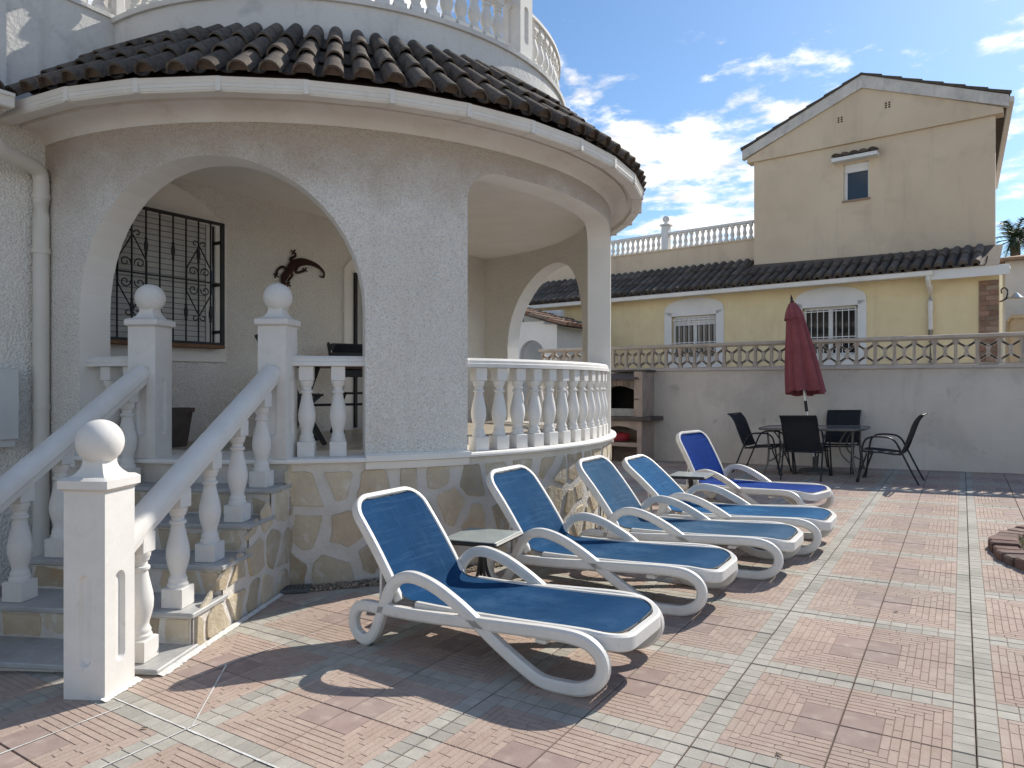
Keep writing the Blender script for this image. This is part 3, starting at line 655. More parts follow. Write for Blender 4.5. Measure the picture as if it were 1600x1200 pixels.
for k,y in enumerate(bars):
    mb=MB(); mb.tube([(GX,y,Z0),(GX,y,Z1)],.0085,6)
    kz=(Z1-.33) if k%2==0 else (Z0+.28)
    mb.lathe([(.004,kz-.085),(.014,kz-.07),(.010,kz-.055),(.017,kz-.02),(.017,kz+.02),(.010,kz+.055),(.014,kz+.07),(.004,kz+.085)],8,(GX,y)); mb.build('grille_bar',M['iron'],grille,True)
def spiral(cy,cz,sy,sz,r=.05):
    P=[]
    for k in range(16): a=k/15*1.6*2*pi*.5*1.25; q=r*(1-.72*k/15); P.append((GX+.012,cy+sy*(r-q*cos(a)),cz+sz*q*sin(a)))
    return P
for yc in (bars[1],bars[6]):
    mb=MB(); s=bars[1]-bars[0]; zm=2.342
    for sg in (-1,1):
        mb.tube([(GX+.012,yc+sg*s,zm+.11),(GX+.012,yc,zm+.33)],.006,6); mb.tube([(GX+.012,yc+sg*s,zm-.11),(GX+.012,yc,zm-.33)],.006,6)
        mb.tube([(GX+.012,yc+sg*s,zm-.11),(GX+.012,yc+sg*s,zm+.11)],.006,6)
        for sz in (1,-1):
            for (oz,rr_) in ((.02,.05),):
                P=[]
                for k in range(22):
                    a=-.3+k/21*7.2; q=.048*(1-.035*k); P.append((GX+.012,yc+sg*(.062+q*cos(a)*-1),zm+sz*(.085+q*sin(a))))
                mb.tube(P,.0055,5)
            P=[]
            for k in range(14):
                a=k/13*5.2; q=.032*(1-.05*k); P.append((GX+.012,yc+sg*(.040-q*cos(a)),zm+sz*(.345+q*sin(a))))
            mb.tube(P,.0055,5)
    mb.build('grille_scroll',M['iron'],grille,True)
# door on the porch wall: surround, shutter, iron leaf
mb=MB(); arch_panel(mb,2.20,3.66,ZF,2.75,3.12,XW-.001,XW+.03,(2.34,3.52,ZF,2.72)); mb.build('door_surround',M['smooth'],villa,False)
mb=MB(); mb.box((XW-.02,2.34,ZF),(XW+.008,3.52,2.72)); dr=mb.build('door',M['shutter'],villa,False)
for k in range(10):
    mb=MB(); y=2.38+k*.122; mb.tube([(XW+.05,y,ZF+.03),(XW+.05,y,2.70)],.009,6); mb.build('door_bar',M['iron'],dr,True)
mb=MB(); mb.box((XW+.035,2.34,ZF+.02),(XW+.065,2.375,2.71)); mb.box((XW+.035,3.485,ZF+.02),(XW+.065,3.52,2.71)); mb.box((XW+.03,2.35,1.62),(XW+.06,3.5,1.66)); mb.build('door_frame',M['iron'],dr,False)
mb=MB(); mb.bbox((XW,2.05,1.95),(XW+.03,2.13,2.08),.004)
# ceiling hook
mb=MB(); mb.lathe([(.05,ZC-.02),(.05,ZC-.001)],12,(-4.9,2.6)); mb.tube([(-4.9,2.6,ZC-.02),(-4.9,2.6,ZC-.10),(-4.75,2.55,ZC-.12)],.008,6); mb.build('ceiling_hook',M['iron'],villa)

# ------------------------------------------------------------------ entrance stairs
stairs=thing('entrance_stairs','straight flight of marble and stone steps with white balustrades up to the round porch','staircase',(-4,-1.2,gz(-4,-1.2)),world=True)
S0=Vector((-3.47,-1.63)); DU=Vector((-.447,.894)).normalized(); DL=Vector((-DU.y,DU.x)); TR=.313; RS=.18; ZS=-.07; WID=1.24
def sp(k_along,left,z): p=S0+DU*k_along+DL*left; return Vector((p.x,p.y,z))
SM=Matrix(((DL.x,DU.x,0,S0.x),(DL.y,DU.y,0,S0.y),(0,0,1,0),(0,0,0,1)))   # local: x=left, y=up the flight
ENDS=1.95
for k in range(5):
    z=ZS+RS*k
    mb=MB(); mb.box((0,k*TR+.03,-.5),(WID,ENDS,z-.028),M=SM); st=mb.build('step',M['mortar'],stairs,False)
    mb=MB(); mb.bbox((-.03,k*TR,z-.030),(WID+.03,min((k+1)*TR+.06,ENDS+.05) if k<4 else 1.62,z),.006,M=SM); mb.box((-.034,k*TR-.004,z-.021),(WID+.034,k*TR+.02,z-.012),M=SM); mb.build('tread',M['marble'],stairs,False)
    if k>0:
        stones(st,WID,RS-.03,lambda s,zz,d,k=k: tuple(SM@Vector((s,k*TR+.03-d,ZS+RS*(k-1)+zz))),20+k,.17,aspect=1.5,gap=(.006,.016),proud=.006)
# last riser up to the landing
mb=MB(); mb.box((0,4*TR+.34,-.3),(WID,ENDS,ZF-.03),M=SM); st=mb.build('step',M['mortar'],stairs,False)
stones(st,WID,RS-.03,lambda s,zz,d: tuple(SM@Vector((s,4*TR+.34-d,ZS+RS*4+zz))),29,.17,aspect=1.5,gap=(.006,.016),proud=.006)
mb=MB(); mb.bbox((-.02,4*TR+.31,ZF-.032),(WID+.02,ENDS+.1,ZF-.001),.006,M=SM); mb.build('tread',M['marble'],stairs,False)
# stone clad right flank
mb=MB(); L_=1.62
prof=[(0.03,-.4)]
for k in range(5): prof+=[(k*TR+.03,ZS+RS*k-.03),((k+1)*TR+.03,ZS+RS*k-.03)]
prof+=[(4*TR+.34,ZF-.035),(L_,ZF-.035),(L_,-.4)]
mb.add([SM@Vector((-.012,y,z)) for y,z in prof]+[SM@Vector((.02,y,z)) for y,z in prof],[tuple(range(len(prof))[::-1])]); fl=mb.build('flank',M['mortar'],stairs,False)
nn=math.hypot(RS,TR)
stones(fl,L_,.93,lambda s,zz,d: tuple(SM@Vector((-.012-d,s,-.12+zz))),41,.235,extra=[(-1,0,-.36),(-RS/nn,TR/nn,((ZS-.055+.12)*TR-RS*.06+.06*RS)/nn)],gap=(.010,.036),proud=.012)
# posts and rails
rs=math.atan2(DU.y,DU.x)-pi/2
PL=S0+DU*(-.165)+DL*.155
for lf in (.155,.155+.97):
    p=S0+DU*(-.165)+DL*lf; post(stairs,p.x,p.y,gz(p.x,p.y)-.02,rs,1.03 if lf<.5 else 1.03)
UP=[Vector((-4.285,-.225)),Vector((-5.125,-.715))]
for p in UP: post(stairs,p.x,p.y,ZF,rs+R(1.5),1.0)
balS=baluster_mesh(.64,'stair_baluster')
for q,lf in enumerate((.155,1.125)):
    a=S0+DU*(-.165+.10)+DL*lf; b=UP[q]-DU*.10
    za=.545; zb=1.455
    A=Vector((a.x,a.y,za)); B=Vector((b.x,b.y,zb)); mb=MB()
    w,h=.138,.128
    sec=[(-w*.36,-h*.5),(w*.36,-h*.5),(w*.40,-h*.22),(w*.5,-h*.12),(w*.5,h*.12),(w*.42,h*.33),(w*.24,h*.47),(0,h*.5),(-w*.24,h*.47),(-w*.42,h*.33),(-w*.5,h*.12),(-w*.5,-h*.12),(-w*.40,-h*.22)]
    mb.sweep([A,B],sec); hr=mb.build('stair_handrail',M['cast'],stairs,True,32)
    for k in range(5):
        c0=S0+DU*(k*TR+.125)+DL*.115; c1=S0+DU*(k*TR+.125)+DL*1.125
        c=c0 if q==0 else c1
        t=((c-a).dot(b-a))/((b-a).length_squared); c=a+(b-a)*t if q==0 else c
        z=ZS+RS*k; top=za+(zb-za)*t-.055
        o=link('baluster',balS,hr); o.location=(c.x,c.y,z); o.rotation_euler=(0,0,rs); o.scale=(1,1,(top-z)/.64)

# ------------------------------------------------------------------ gravel strip and drain along the porch
mb=MB()
for k in range(5200):
    a=R(random.uniform(-47,33)); r=3.175+.17*random.random()**.9
    x,y=OX+r*cos(a),OY+r*sin(a); z=gz(x,y)+random.uniform(.000,.016); s=random.uniform(.006,.014); e=random.random()*pi
    ux,uy=cos(e)*s,sin(e)*s; w=random.uniform(.5,.9); h=s*random.uniform(.35,.7)
    mb.add([(x+ux,y+uy,z),(x-uy*w,y+ux*w,z),(x-ux,y-uy,z),(x+uy*w,y-ux*w,z),(x,y,z+h),(x,y,z-h)],[(0,1,4),(1,2,4),(2,3,4),(3,0,4),(1,0,5),(2,1,5),(3,2,5),(0,3,5)])
g=mb.build('gravel',M['gravel'],None,False); g['kind']='stuff'; tag(g,'strip of loose brown pebbles along the foot of the round porch','gravel')
mb=MB(); ring(mb,[(3.16,0),(3.345,0)],R(-47),R(33)); mb.v=[(x,y,gz(x,y)+.004) for x,y,z in mb.v]; mb.build('gravel_bed',M['soil'],g,False)
dr=thing('drain_box','small grey slotted drain cover on the paving beside the steps','drain',(0,0,0))
a=R(-48.5); c=Vector(pol(3.30,a,0)); mb=MB(); mb.bbox((-.07,-.10,0),(.07,.10,.03),.008); mb.build('body',M['rubber'],dr,False)
for k in range(6): mb=MB(); mb.box((-.05,-.078+k*.028,.0305),(.05,-.066+k*.028,.036)); mb.build('grate_bar',M['greyleg'],dr,False)
put(dr,c.x,c.y,a)

mb=MB()
def smear(pts,w0,w1):
    P=smooth_path([(*p,0) for p in pts],8); pr=None; n=len(P)
    for k,c in enumerate(P):
        t=(P[min(k+1,n-1)]-P[max(k-1,0)]).normalized(); p=Vector((-t.y,t.x,0)); w=(w0+(w1-w0)*k/n)*random.uniform(.55,1.25); q=[c+p*w*.5,c-p*w*.5]
        if pr: mb.add([(v.x,v.y,gz(v.x,v.y)+.0026+h) for v,h in ((pr[1],0),(pr[0],.012),(q[0],.012),(q[1],0))],[(0,3,2,1)])
        pr=q
a=[sp(t,-.045,0) for t in (.0,.12,.25,.40,.6,.9,1.3,1.6)]; smear([(v.x,v.y) for v in a],.055,.02)
mb.build('grout_smear',M['grout'],stairs,False); mb=MB()
c=S0+DU*(-.165)+DL*.155
a=[c-DL*.115+DU*t for t in (-.13,-.05,.05,.13)]; smear([(v.x,v.y) for v in a],.03,.045)
mb.build('grout_smear',M['grout'],stairs,False)
for lb,x,y in (('tiny dark leaf lying on the paving in front of the round planter',-.38,1.2),('tiny dark leaf lying on the paving beside the foot of the first lounger',-.62,-.83),('tiny dark leaf lying on the paving in front of the stair post',-2.95,-1.95)):
    lf=MB(); q=random.random()*6; P=[(.018,0,.004),(.006,.007,.007),(-.014,.004,.003),(-.018,-.002,.006),(-.004,-.008,.005)]; lf.add([(cos(q)*a_-sin(q)*b_,sin(q)*a_+cos(q)*b_,c_) for a_,b_,c_ in P],[(0,1,2,3,4)])
    o=tag(lf.build('dry_leaf',M['soil'],None,False),lb,'leaf','fallen leaves on the paving'); o.location=(x,y,gz(x,y)+.001)
# ------------------------------------------------------------------ sun loungers
LOOP=[(.10,.030),(.048,.058),(.026,.115),(.045,.180),(.105,.215),(.25,.218),(.5,.222),(.8,.238),(1.1,.255),(1.36,.268),(1.49,.258),(1.562,.212),(1.578,.145),(1.545,.082),(1.465,.040),(1.36,.030),(1.27,.033),(1.19,.062),(1.02,.158),(.83,.282),(.73,.338),(.64,.380),(.55,.408),(.46,.418),(.375,.396),(.31,.335),(.262,.245),(.226,.155),(.190,.085),(.145,.040)]
WL=.70
def lounger(i,label,ang,sl):
    t=thing('sun_lounger',label,'sun lounger',group='sun loungers lined up on the patio')
    P=smooth_path([(x,0,z) for x,z in LOOP],5,True)
    for y in (.024,WL-.024):
        mb=MB(); sec=[(-.026,-.018),(-.016,-.030),(.016,-.030),(.026,-.018),(.026,.018),(.016,.030),(-.016,.030),(-.026,.018)]
        mb.sweep([p+Vector((0,y,0)) for p in P],sec,closed=True,fixed=(0,1,0)); s=mb.build('side_frame',M['resin'],t,True,35)
        for fx in (1.36,.11): m2=MB(); m2.bbox((fx-.05,y-.016,-.001),(fx+.05,y+.016,.012),.003); m2.build('foot_pad',M['rubber'],s,False)
    # seat
    zs=lambda x: .268+.012*sin((x-.3)/1.4*pi)*-1+.03*max(0,(x-.5)/1.1)-(.04*max(0,(x-1.46)/.18)**2)
    y0,y1=.055,WL-.055
    def outline(xa,xb,ya,yb,r,zf,rb):
        pts=[]
        for (cx,cy,a0,rr) in ((xb-r,ya+r,-pi/2,r),(xb-r,yb-r,0,r),(xa+rb,yb-rb,pi/2,rb),(xa+rb,ya+rb,pi,rb)):
            for k in range(11): a=a0+pi/2*k/10; x=cx+rr*cos(a); pts.append(Vector((x,cy+rr*sin(a),zf(x))))
        out=[]
        for p,q in zip(pts,pts[1:]+pts[:1]):
            n=max(1,int((q-p).length/.12))
            for k in range(n): v=p+(q-p)*k/n; v.z=zf(v.x); out.append(v)
        return out
    ol=outline(.30,1.635,y0+.012,y1-.012,.15,lambda x:zs(x)-.018,.03)
    k0=max(range(len(ol)),key=lambda k:(-(ol[k].x)-(0 if ol[k].y<WL/2 else 9)))
    ol=[p for p in ol if p.x>.335]; k0=max(range(len(ol)),key=lambda k:-ol[k].x if ol[k].y<WL/2 else -9); ol=ol[k0:]+ol[:k0]
    if (ol[1]-ol[0]).length>.3: ol=[ol[0]]+ol[:0:-1]
    sc=[1+.42*max(0,min(1,(p.x-1.42)/.14)) for p in ol]; ol=[p-Vector((0,0,.012*(q-1)/.42)) for p,q in zip(ol,sc)]
    mb=MB(); mb.sweep(ol,rsec(.036,.060,.4),scale=[1+(q-1)*.6 for q in sc]); mb.build('seat_frame',M['resin'],t,True,40)
    for x in (.55,1.25): mb=MB(); mb.bbox((x-.03,.03,.20),(x+.03,WL-.03,.225),.006); mb.build('crossbar',M['resin'],t,False)
    LB=.63; Mx=Matrix.Translation((.33,0,.272))@Matrix.Rotation(ang,4,'Y')
    def bz(x): return .0+.012*sin(min(1,max(0,-x/LB))*pi)
    ob=outline(-LB,0,y0+.014,y1-.014,.02,bz,.125)
    ob=[p for p in ob if p.x<-.03]; k0=max(range(len(ob)),key=lambda k:ob[k].x if ob[k].y<WL/2 else -9); ob=ob[k0:]+ob[:k0]
    if (ob[1]-ob[0]).length>.3: ob=[ob[0]]+ob[:0:-1]
    mb=MB(); mb.sweep([Vector((.01,ob[0].y,-.005))]+ob+[Vector((.01,ob[-1].y,-.005))],rsec(.034,.056,.4)); mb.v=[tuple(Mx@Vector(v)) for v in mb.v]; mb.build('back_frame',M['resin'],t,True,40)
    # profile of the sling: from the top of the back, round the fold, to the nose
    pr=[]; hw0=(y1-y0)/2-.022
    for x in [-(LB-.020)+.105*(1-cos(pi/2*k/8)) for k in range(8)]+[-(LB-.125)+(LB-.125-.07)*k/9 for k in range(10)]:
         e=max(0,(-x-(LB-.125))/.105); p=Mx@Vector((x,0,bz(x)+.022)); pr.append((p,hw0-.10*(1-math.sqrt(max(0,1-min(e,1)**2)))))
    A=pr[-1][0]; B=Vector((.44,0,zs(.44)+.006)); mid=Vector((.335,0,.262))
    for i_ in range(1,7):
        u=i_/7; pr.append((A*(1-u)**2+mid*2*u*(1-u)+B*u*u,hw0))
    for x in [.44+(1.485-.44)*k/18 for k in range(18)]+[1.485+.125*sin(pi/2*k/9) for k in range(10)]:
         e=max(0,(x-1.485)/.125); pr.append((Vector((x,0,zs(x)+.006)),hw0-.125*(1-math.sqrt(max(0,1-e*e)))))
    mb=MB(); ny=6; vs=[]
    for q_,(p,hw) in enumerate(pr):
        tg=pr[min(q_+1,len(pr)-1)][0]-pr[max(q_-1,0)][0]; nm=Vector((-tg.z,0,tg.x)).normalized()
        for j in range(ny+1): v=-1+2*j/ny; vs.append(p+nm*(-.012*(1-v*v))+Vector((0,WL/2+hw*v,0)))
    n_=len(pr); mb.add(vs,[(i_*(ny+1)+j,(i_+1)*(ny+1)+j,(i_+1)*(ny+1)+j+1,i_*(ny+1)+j+1) for i_ in range(n_-1) for j in range(ny)]); s=mb.build('sling',sl,t,True,80)
    mb=MB(); lp=[vs[i_*(ny+1)] for i_ in range(n_)]+[vs[(n_-1)*(ny+1)+j] for j in range(1,ny)]+[vs[i_*(ny+1)+ny] for i_ in range(n_-1,-1,-1)]+[vs[j] for j in range(ny-1,0,-1)]
    mb.tube(lp,.0045,5,closed=True,up=Vector((0.01,1,0.02))); mb.build('sling_cord',M['rubber'],s,True)
    # support strut behind the backrest
    m=Mx@Vector((-.27,0,-.02))
    for y in (.13,WL-.13): mb=MB(); mb.sweep([(m.x,y,m.z),(.14,y,.20)],rsec(.03,.02)); mb.build('support_strut',M['resin'],t,False)
    mb=MB(); mb.bbox((.125,.03,.185),(.165,WL-.03,.21),.006); mb.build('crossbar',M['resin'],t,False)
    return t
LL=[('blue lounger at the end of the row beside the entrance steps',54,-2.95,-.79,0),
    ('blue lounger second from the entrance steps, small glass table by its armrest',55,-2.915,.49,0),
    ('lounger with a faded grey blue sling between two brighter blue loungers',53,-2.695,1.50,0),
    ('bright blue lounger reclined lowest of the row, before the far side table',43,-2.585,2.37,0),
    ('ultramarine lounger turned at an angle nearest the dining chairs',62,-2.92,4.28,-16.5)]
for i,(lb,an,x,y,rz) in enumerate(LL):
    t=lounger(i,lb,R(an),SL[i])
    put(t,x,y,R(rz))

# ------------------------------------------------------------------ side tables
def side_table(label):
    t=thing('side_table',label,'side table',group='small side tables between the loungers'); s=.215
    mb=MB(); mb.bbox((-s,-s,.405),(s,s,.432),.012); mb.build('table_rim',M['black'],t,False)
    mb=MB(); mb.bbox((-s+.016,-s+.016,.430),(s-.016,s-.016,.437),.003); mb.build('glass_top',M['tglass'],t,False)
    mb=MB(); mb.tube([(0,0,.40),(0,0,.20)],.022,10); mb.build('stem',M['black'],t)
    for k in range(4):
        a=pi/4+k*pi/2; c,s_=cos(a),sin(a); mb=MB(); mb.tube(smooth_path([(c*.02,s_*.02,.36),(c*.022,s_*.022,.24),(c*.06,s_*.06,.13),(c*.17,s_*.17,.012)],5),.011,7); mb.build('leg',M['black'],t)
    return t
t=side_table('small square black table with dusty glass top between the first two loungers by the steps'); put(t,-2.72,.20,R(8))
t=side_table('small square black table with glass top beside the ultramarine lounger'); put(t,-2.50,3.78,R(3))

# ------------------------------------------------------------------ dining set
def chair(label):
    t=thing('garden_chair',label,'chair',group='black sling chairs around the garden table'); W=.27
    for s in (-1,1):
        mb=MB(); mb.tube(smooth_path([(.33,s*W,.0),(.29,s*W,.30),(.25,s*W,.54),(.19,s*W,.615),(.10,s*W,.635),(-.06,s*W,.625),(-.14,s*W,.57),(-.20,s*W,.45),(-.30,s*W,.22),(-.40,s*W,0)],5),.0125,8); mb.build('arm_leg',M['black'],t)
        mb=MB(); mb.tube(smooth_path([(.36,s*(W-.03),0),(.27,s*(W-.03),.25),(.22,s*(W-.03),.40),(.26,s*(W-.03),.435)],4),.0115,8); mb.build('front_leg',M['black'],t)
    mb=MB()
    for s in (-1,1): mb.tube(smooth_path([(.30,s*(W-.03),.435),(.05,s*(W-.03),.42),(-.14,s*(W-.03),.40),(-.21,s*(W-.03),.43),(-.28,s*(W-.03),.60),(-.36,s*(W-.03),.82),(-.43,s*(W-.03),.915),(-.46,s*(W-.03),.925)],5),.0125,8)
    mb.tube([(.30,-W+.03,.435),(.30,W-.03,.435)],.0115,8); mb.tube([(-.46,-W+.03,.925),(-.46,W-.03,.925)],.0115,8); mb.tube([(-.19,-W,.395),(-.19,W,.395)],.011,8); mb.tube([(.18,-W,.395),(.18,W,.395)],.010,8)
    mb.build('seat_frame',M['black'],t)
    def sling(pts,name):
        P=smooth_path([(x,0,z) for x,z in pts],5); mb=MB(); vs=[]
        for dz in (0,.004):
            for p in P:
                for k in range(5): v=-1+.5*k; vs.append((p.x,v*(W-.035),p.z+dz-.008*(1-v*v)))
        n=len(P); f=[(i*5+j,(i+1)*5+j,(i+1)*5+j+1,i*5+j+1) for i in range(n-1) for j in range(4)]
        f+= [tuple(n*5+q for q in g[::-1]) for g in f]; mb.add(vs,f); mb.build(name,M['bsling'],t,True,80)
    sling([(.295,.437),(.05,.424),(-.15,.408)],'seat_sling'); sling([(-.20,.43),(-.28,.605),(-.36,.825),(-.43,.918)],'back_sling')
    return t
for lb,x,y,rz in [('black sling chair turned towards the table end farthest from the barbecue',-.90,7.30,176),('black sling chair with its back to the sun loungers',-1.95,7.30,87),
    ('black sling chair between the table and the garden wall',-1.66,8.34,-95),('black sling chair at the table end nearest the barbecue',-2.66,7.72,-6)]:
    t=chair(lb); put(t,x,y,R(rz))
dt=thing('garden_table','oblong patio table with smoked glass top and curved metal legs','table')
def stadium(w,d,r,n=8):
    P=[]
    for cx,cy,a0 in ((w-r,-d+r,-pi/2),(w-r,d-r,0),(-w+r,d-r,pi/2),(-w+r,-d+r,pi)):
        for k in range(n): a=a0+pi/2*k/(n-1); P.append((cx+r*cos(a),cy+r*sin(a)))
    return P
ol=stadium(.74,.45,.22); n=len(ol)
mb=MB(); mb.add([(x*.985,y*.985,.703) for x,y in ol]+[(x*.985,y*.985,.711) for x,y in ol],[tuple(range(n-1,-1,-1)),tuple(range(n,2*n))]+[(k,(k+1)%n,n+(k+1)%n,n+k) for k in range(n)]); mb.build('glass_top',M['dglass'],dt,False)
mb=MB(); mb.sweep([(x,y,.70) for x,y in ol],rsec(.026,.034,.5),closed=True); mb.build('table_rim',M['greyleg'],dt)
for sx in (-1,1):
    for sy in (-1,1):
        mb=MB(); mb.tube(smooth_path([(sx*.60,sy*.34,.69),(sx*.585,sy*.335,.45),(sx*.60,sy*.36,.18),(sx*.66,sy*.42,0)],5),.0155,8); mb.build('leg',M['greyleg'],dt)
        mb=MB(); mb.tube(smooth_path([(sx*.52,sy*.34,.69),(sx*.42,sy*.30,.52),(sx*.42,sy*.28,.36),(sx*.52,sy*.33,.24),(sx*.60,sy*.36,.20)],5),.011,7); mb.build('brace',M['greyleg'],dt)
put(dt,-1.93,7.82,R(-2))
# parasol
pa=thing('parasol','closed maroon parasol standing through the patio table','parasol')
mb=MB(); mb.lathe([(.25,0),(.25,.03),(.20,.055),(.05,.07),(.035,.075),(.035,.25),(.0,.25)],20); mb.build('base',M['rubber'],pa)
PT=Matrix.Rotation(R(-7.2),4,'Y')
mb=MB(); mb.tube([(0,0,.06),PT@Vector((0,0,.98))],.019,10); mb.build('lower_pole',M['alu'],pa)
mb=MB(); mb.tube([PT@Vector((0,0,.95)),PT@Vector((0,0,1.12))],.024,10); mb.build('pole_joint',M['black'],pa)
mb=MB(); mb.tube([PT@Vector((0,0,1.1)),PT@Vector((0,0,2.7))],.019,10); mb.build('upper_pole',M['alu'],pa)
mb=MB(); seg=96; prof=[(1.24,.325),(1.28,.318),(1.45,.30),(1.65,.275),(1.85,.245),(2.05,.212),(2.25,.178),(2.42,.145),(2.50,.13),(2.56,.112)]
vs=[]
for i_,(z,r) in enumerate(prof):
    for k in range(seg):
        a=2*pi*k/seg; f=abs(((a*8/(2*pi)+.15*sin(a*2))%1)-.5)*2; wob=.012*sin(a*5+z*3)
        fold=(1-.34*(1-f)**1.5*(1 if z<2.4 else .75)); rr_=.93*r*fold*(1+.10*cos(a-.6))+wob*(2.7-z)/1.4
        dz=(-.05*cos(a-1.2)+.010*sin(a*8))*(1 if i_==0 else max(0,1-i_*.45)); vs.append(PT@Vector((rr_*cos(a),rr_*sin(a)*.85,z+dz)))
mb.add(vs,[(i_*seg+k,i_*seg+(k+1)%seg,(i_+1)*seg+(k+1)%seg,(i_+1)*seg+k) for i_ in range(len(prof)-1) for k in range(seg)]); mb.build('canopy',M['maroon'],pa,True,70)
mb=MB(); prof=[(2.415,.152),(2.43,.15),(2.52,.125),(2.60,.092),(2.66,.055),(2.685,.02)]; vs=[]
for z,r in prof:
    for k in range(seg): a=2*pi*k/seg; f=abs((a*8/(2*pi))%1-.5)*2; rr_=r*(1-.22*(1-f)**1.4); vs.append(PT@Vector((rr_*cos(a),rr_*sin(a)*.9,z+(.012*sin(a*8) if z<2.43 else 0))))
mb.add(vs,[(i_*seg+k,i_*seg+(k+1)%seg,(i_+1)*seg+(k+1)%seg,(i_+1)*seg+k) for i_ in range(len(prof)-1) for k in range(seg)]); mb.build('top_vent',M['maroon'],pa,True,70)
mb=MB(); mb.lathe([(.012,2.67),(.03,2.685),(.03,2.70),(.014,2.715),(.022,2.735),(.016,2.755),(.006,2.80)],12,M=PT); mb.build('finial',M['dwood'],pa)
mb=MB(); mb.tube([PT@Vector((.03,-.03,1.3)),PT@Vector((.035,-.03,.98))],.003,5); mb.build('pull_cord',M['cast'],pa)
for ch in pa.children: pass
put(pa,-1.95,7.95,0); pa.rotation_quaternion=Quaternion((1,0,0,0))

# ------------------------------------------------------------------ garden wall with lattice blocks
YW=8.83
gw=thing('garden_wall','long grey rendered garden wall with coping and pierced lattice blocks on top','wall',(0,YW,0),world=True)
mb=MB(); mb.box((-7.5,YW,-.6),(8,YW+.20,1.615)); mb.build('wall_body',M['gwall'],gw,False)
xx=-7.5
while xx<8: mb=MB(); mb.bbox((xx+.002,YW-.035,1.615),(min(xx+1.9,8)-.002,YW+.235,1.665),.006); mb.build('coping_stone',M['coping'],gw,False); xx+=1.9
PX=-2.42; BW,BH,BD=.272,.40,.075
mb=MB(); f=.022
mb.box((-BW/2+.001,-BD/2,0),(-BW/2+f,BD/2,BH)); mb.box((BW/2-f,-BD/2,0),(BW/2-.001,BD/2,BH)); mb.box((-BW/2+f,-BD/2,0),(BW/2-f,BD/2,f)); mb.box((-BW/2+f,-BD/2,BH-f),(BW/2-f,BD/2,BH))
sec=rsec(.066,.030,.2); r=BW/2-.012
def arc(cx,cz,r,a0,a1,n=12): return [(cx+r*cos(a0+(a1-a0)*k/n),0,cz+r*sin(a0+(a1-a0)*k/n)) for k in range(n+1)]
for P in (arc(0,.012,r*.92,0.05,pi-.05),arc(0,BH-.012,r*.92,pi+.05,2*pi-.05),arc(-BW/2+.006,BH/2,r*.98,-pi/2+.12,pi/2-.12),arc(BW/2-.006,BH/2,r*.98,pi/2+.12,3*pi/2-.12)):
    mb.sweep(P,sec,fixed=(0,1,0))
blk=mb.mesh('lattice_block',M['lattice'],False)
x=PX+.12+BW/2
while x<8: o=link('lattice_block',blk,gw); o.location=(x,YW+.10,1.667+.010*(x-PX)/2.5); x+=BW
x=PX-.12-BW/2
while x>-7.5: o=link('lattice_block',blk,gw); o.location=(x,YW+.10,1.667+.004*(x-PX)); x-=BW
for a,b,s0,s1 in ((-7.5,PX-.1,-.02,0),(PX+.1,8,0,.0415)):
    mb=MB(); vs=[]
    for X,dz in ((a,s0),(b,s1)): 
        for y,z in ((YW+.03,2.067),(YW+.17,2.067),(YW+.17,2.112),(YW+.15,2.122),(YW+.05,2.122),(YW+.03,2.112)): vs.append((X,y,z+dz))
    mb.add(vs,[(j,(j+1)%6,6+(j+1)%6,6+j) for j in range(6)]+[(0,1,2,3,4,5),(11,10,9,8,7,6)]); mb.build('top_rail',M['lattice'],gw,False)
mb=MB(); mb.bbox((PX-.10,YW+.0,1.667),(PX+.10,YW+.20,2.16),.008); mb.bbox((PX-.135,YW-.035,2.16),(PX+.135,YW+.235,2.205),.012); mb.lathe([(.07,2.205),(.045,2.235),(.04,2.255)],12,(PX,YW+.1)); pp=mb.build('wall_post',M['coping'],gw)
mb=MB(); ball(mb,0,.09); o=mb.build('ball_finial',M['coping'],pp); o.location=(PX,YW+.1,2.335)

# ------------------------------------------------------------------ barbecue
bq=thing('barbecue','built-in masonry barbecue with sooty arched hearth and log niche','barbecue',(-5.2,8.5,gz(-5.2,8.5)),world=True)
BX0,BX1,BY0,BY1=-5.80,-4.92,8.22,8.82
g0=gz(-5.3,8.5)
mb=MB(); 
mb.box((BX0,BY0,-.3),(BX0+.09,BY1,.70)); mb.box((BX1-.09,BY0,-.3),(BX1,BY1,.70)); mb.box((BX0+.09,BY1-.06,-.3),(BX1-.09,BY1,.70)); 
mb.box((BX0+.09,BY0+.02,.22),(BX1-.09,BY1-.06,.29))
mb.build('lower_body',M['bbq'],bq,False)
def archlintel(mb,x0,x1,z0,z1,rise,y0,y1):
    n=14; pts=[(x0+(x1-x0)*k/n,z0+rise*sin(pi*k/n)) for k in range(n+1)]
    for p,q in zip(pts,pts[1:]):
        mb.add([(p[0],y0,p[1]),(q[0],y0,q[1]),(q[0],y0,z1),(p[0],y0,z1),(p[0],y1,p[1]),(q[0],y1,q[1])],[(0,1,2,3),(1,0,4,5)])
mb=MB(); archlintel(mb,BX0+.09,BX1-.09,.52,.70,.075,BY0+.004,BY0+.2); mb.build('niche_arch',M['bbq'],bq,False)
mb=MB(); mb.bbox((BX0-.06,BY0-.06,.70),(BX1+.19,BY1,.775),.01); mb.build('counter',M['bbqdark'],bq,False)
mb=MB(); mb.box((BX0+.01,BY0+.03,.775),(BX0+.10,BY1,1.56)); mb.box((BX1-.16,BY0+.03,.775),(BX1-.0,BY1,1.60)); mb.box((BX0+.10,BY1-.05,.775),(BX1-.16,BY1,1.56)); archlintel(mb,BX0+.10,BX1-.16,1.27,1.46,.07,BY0+.034,BY0+.2); mb.build('hearth_body',M['bbq'],bq,False)
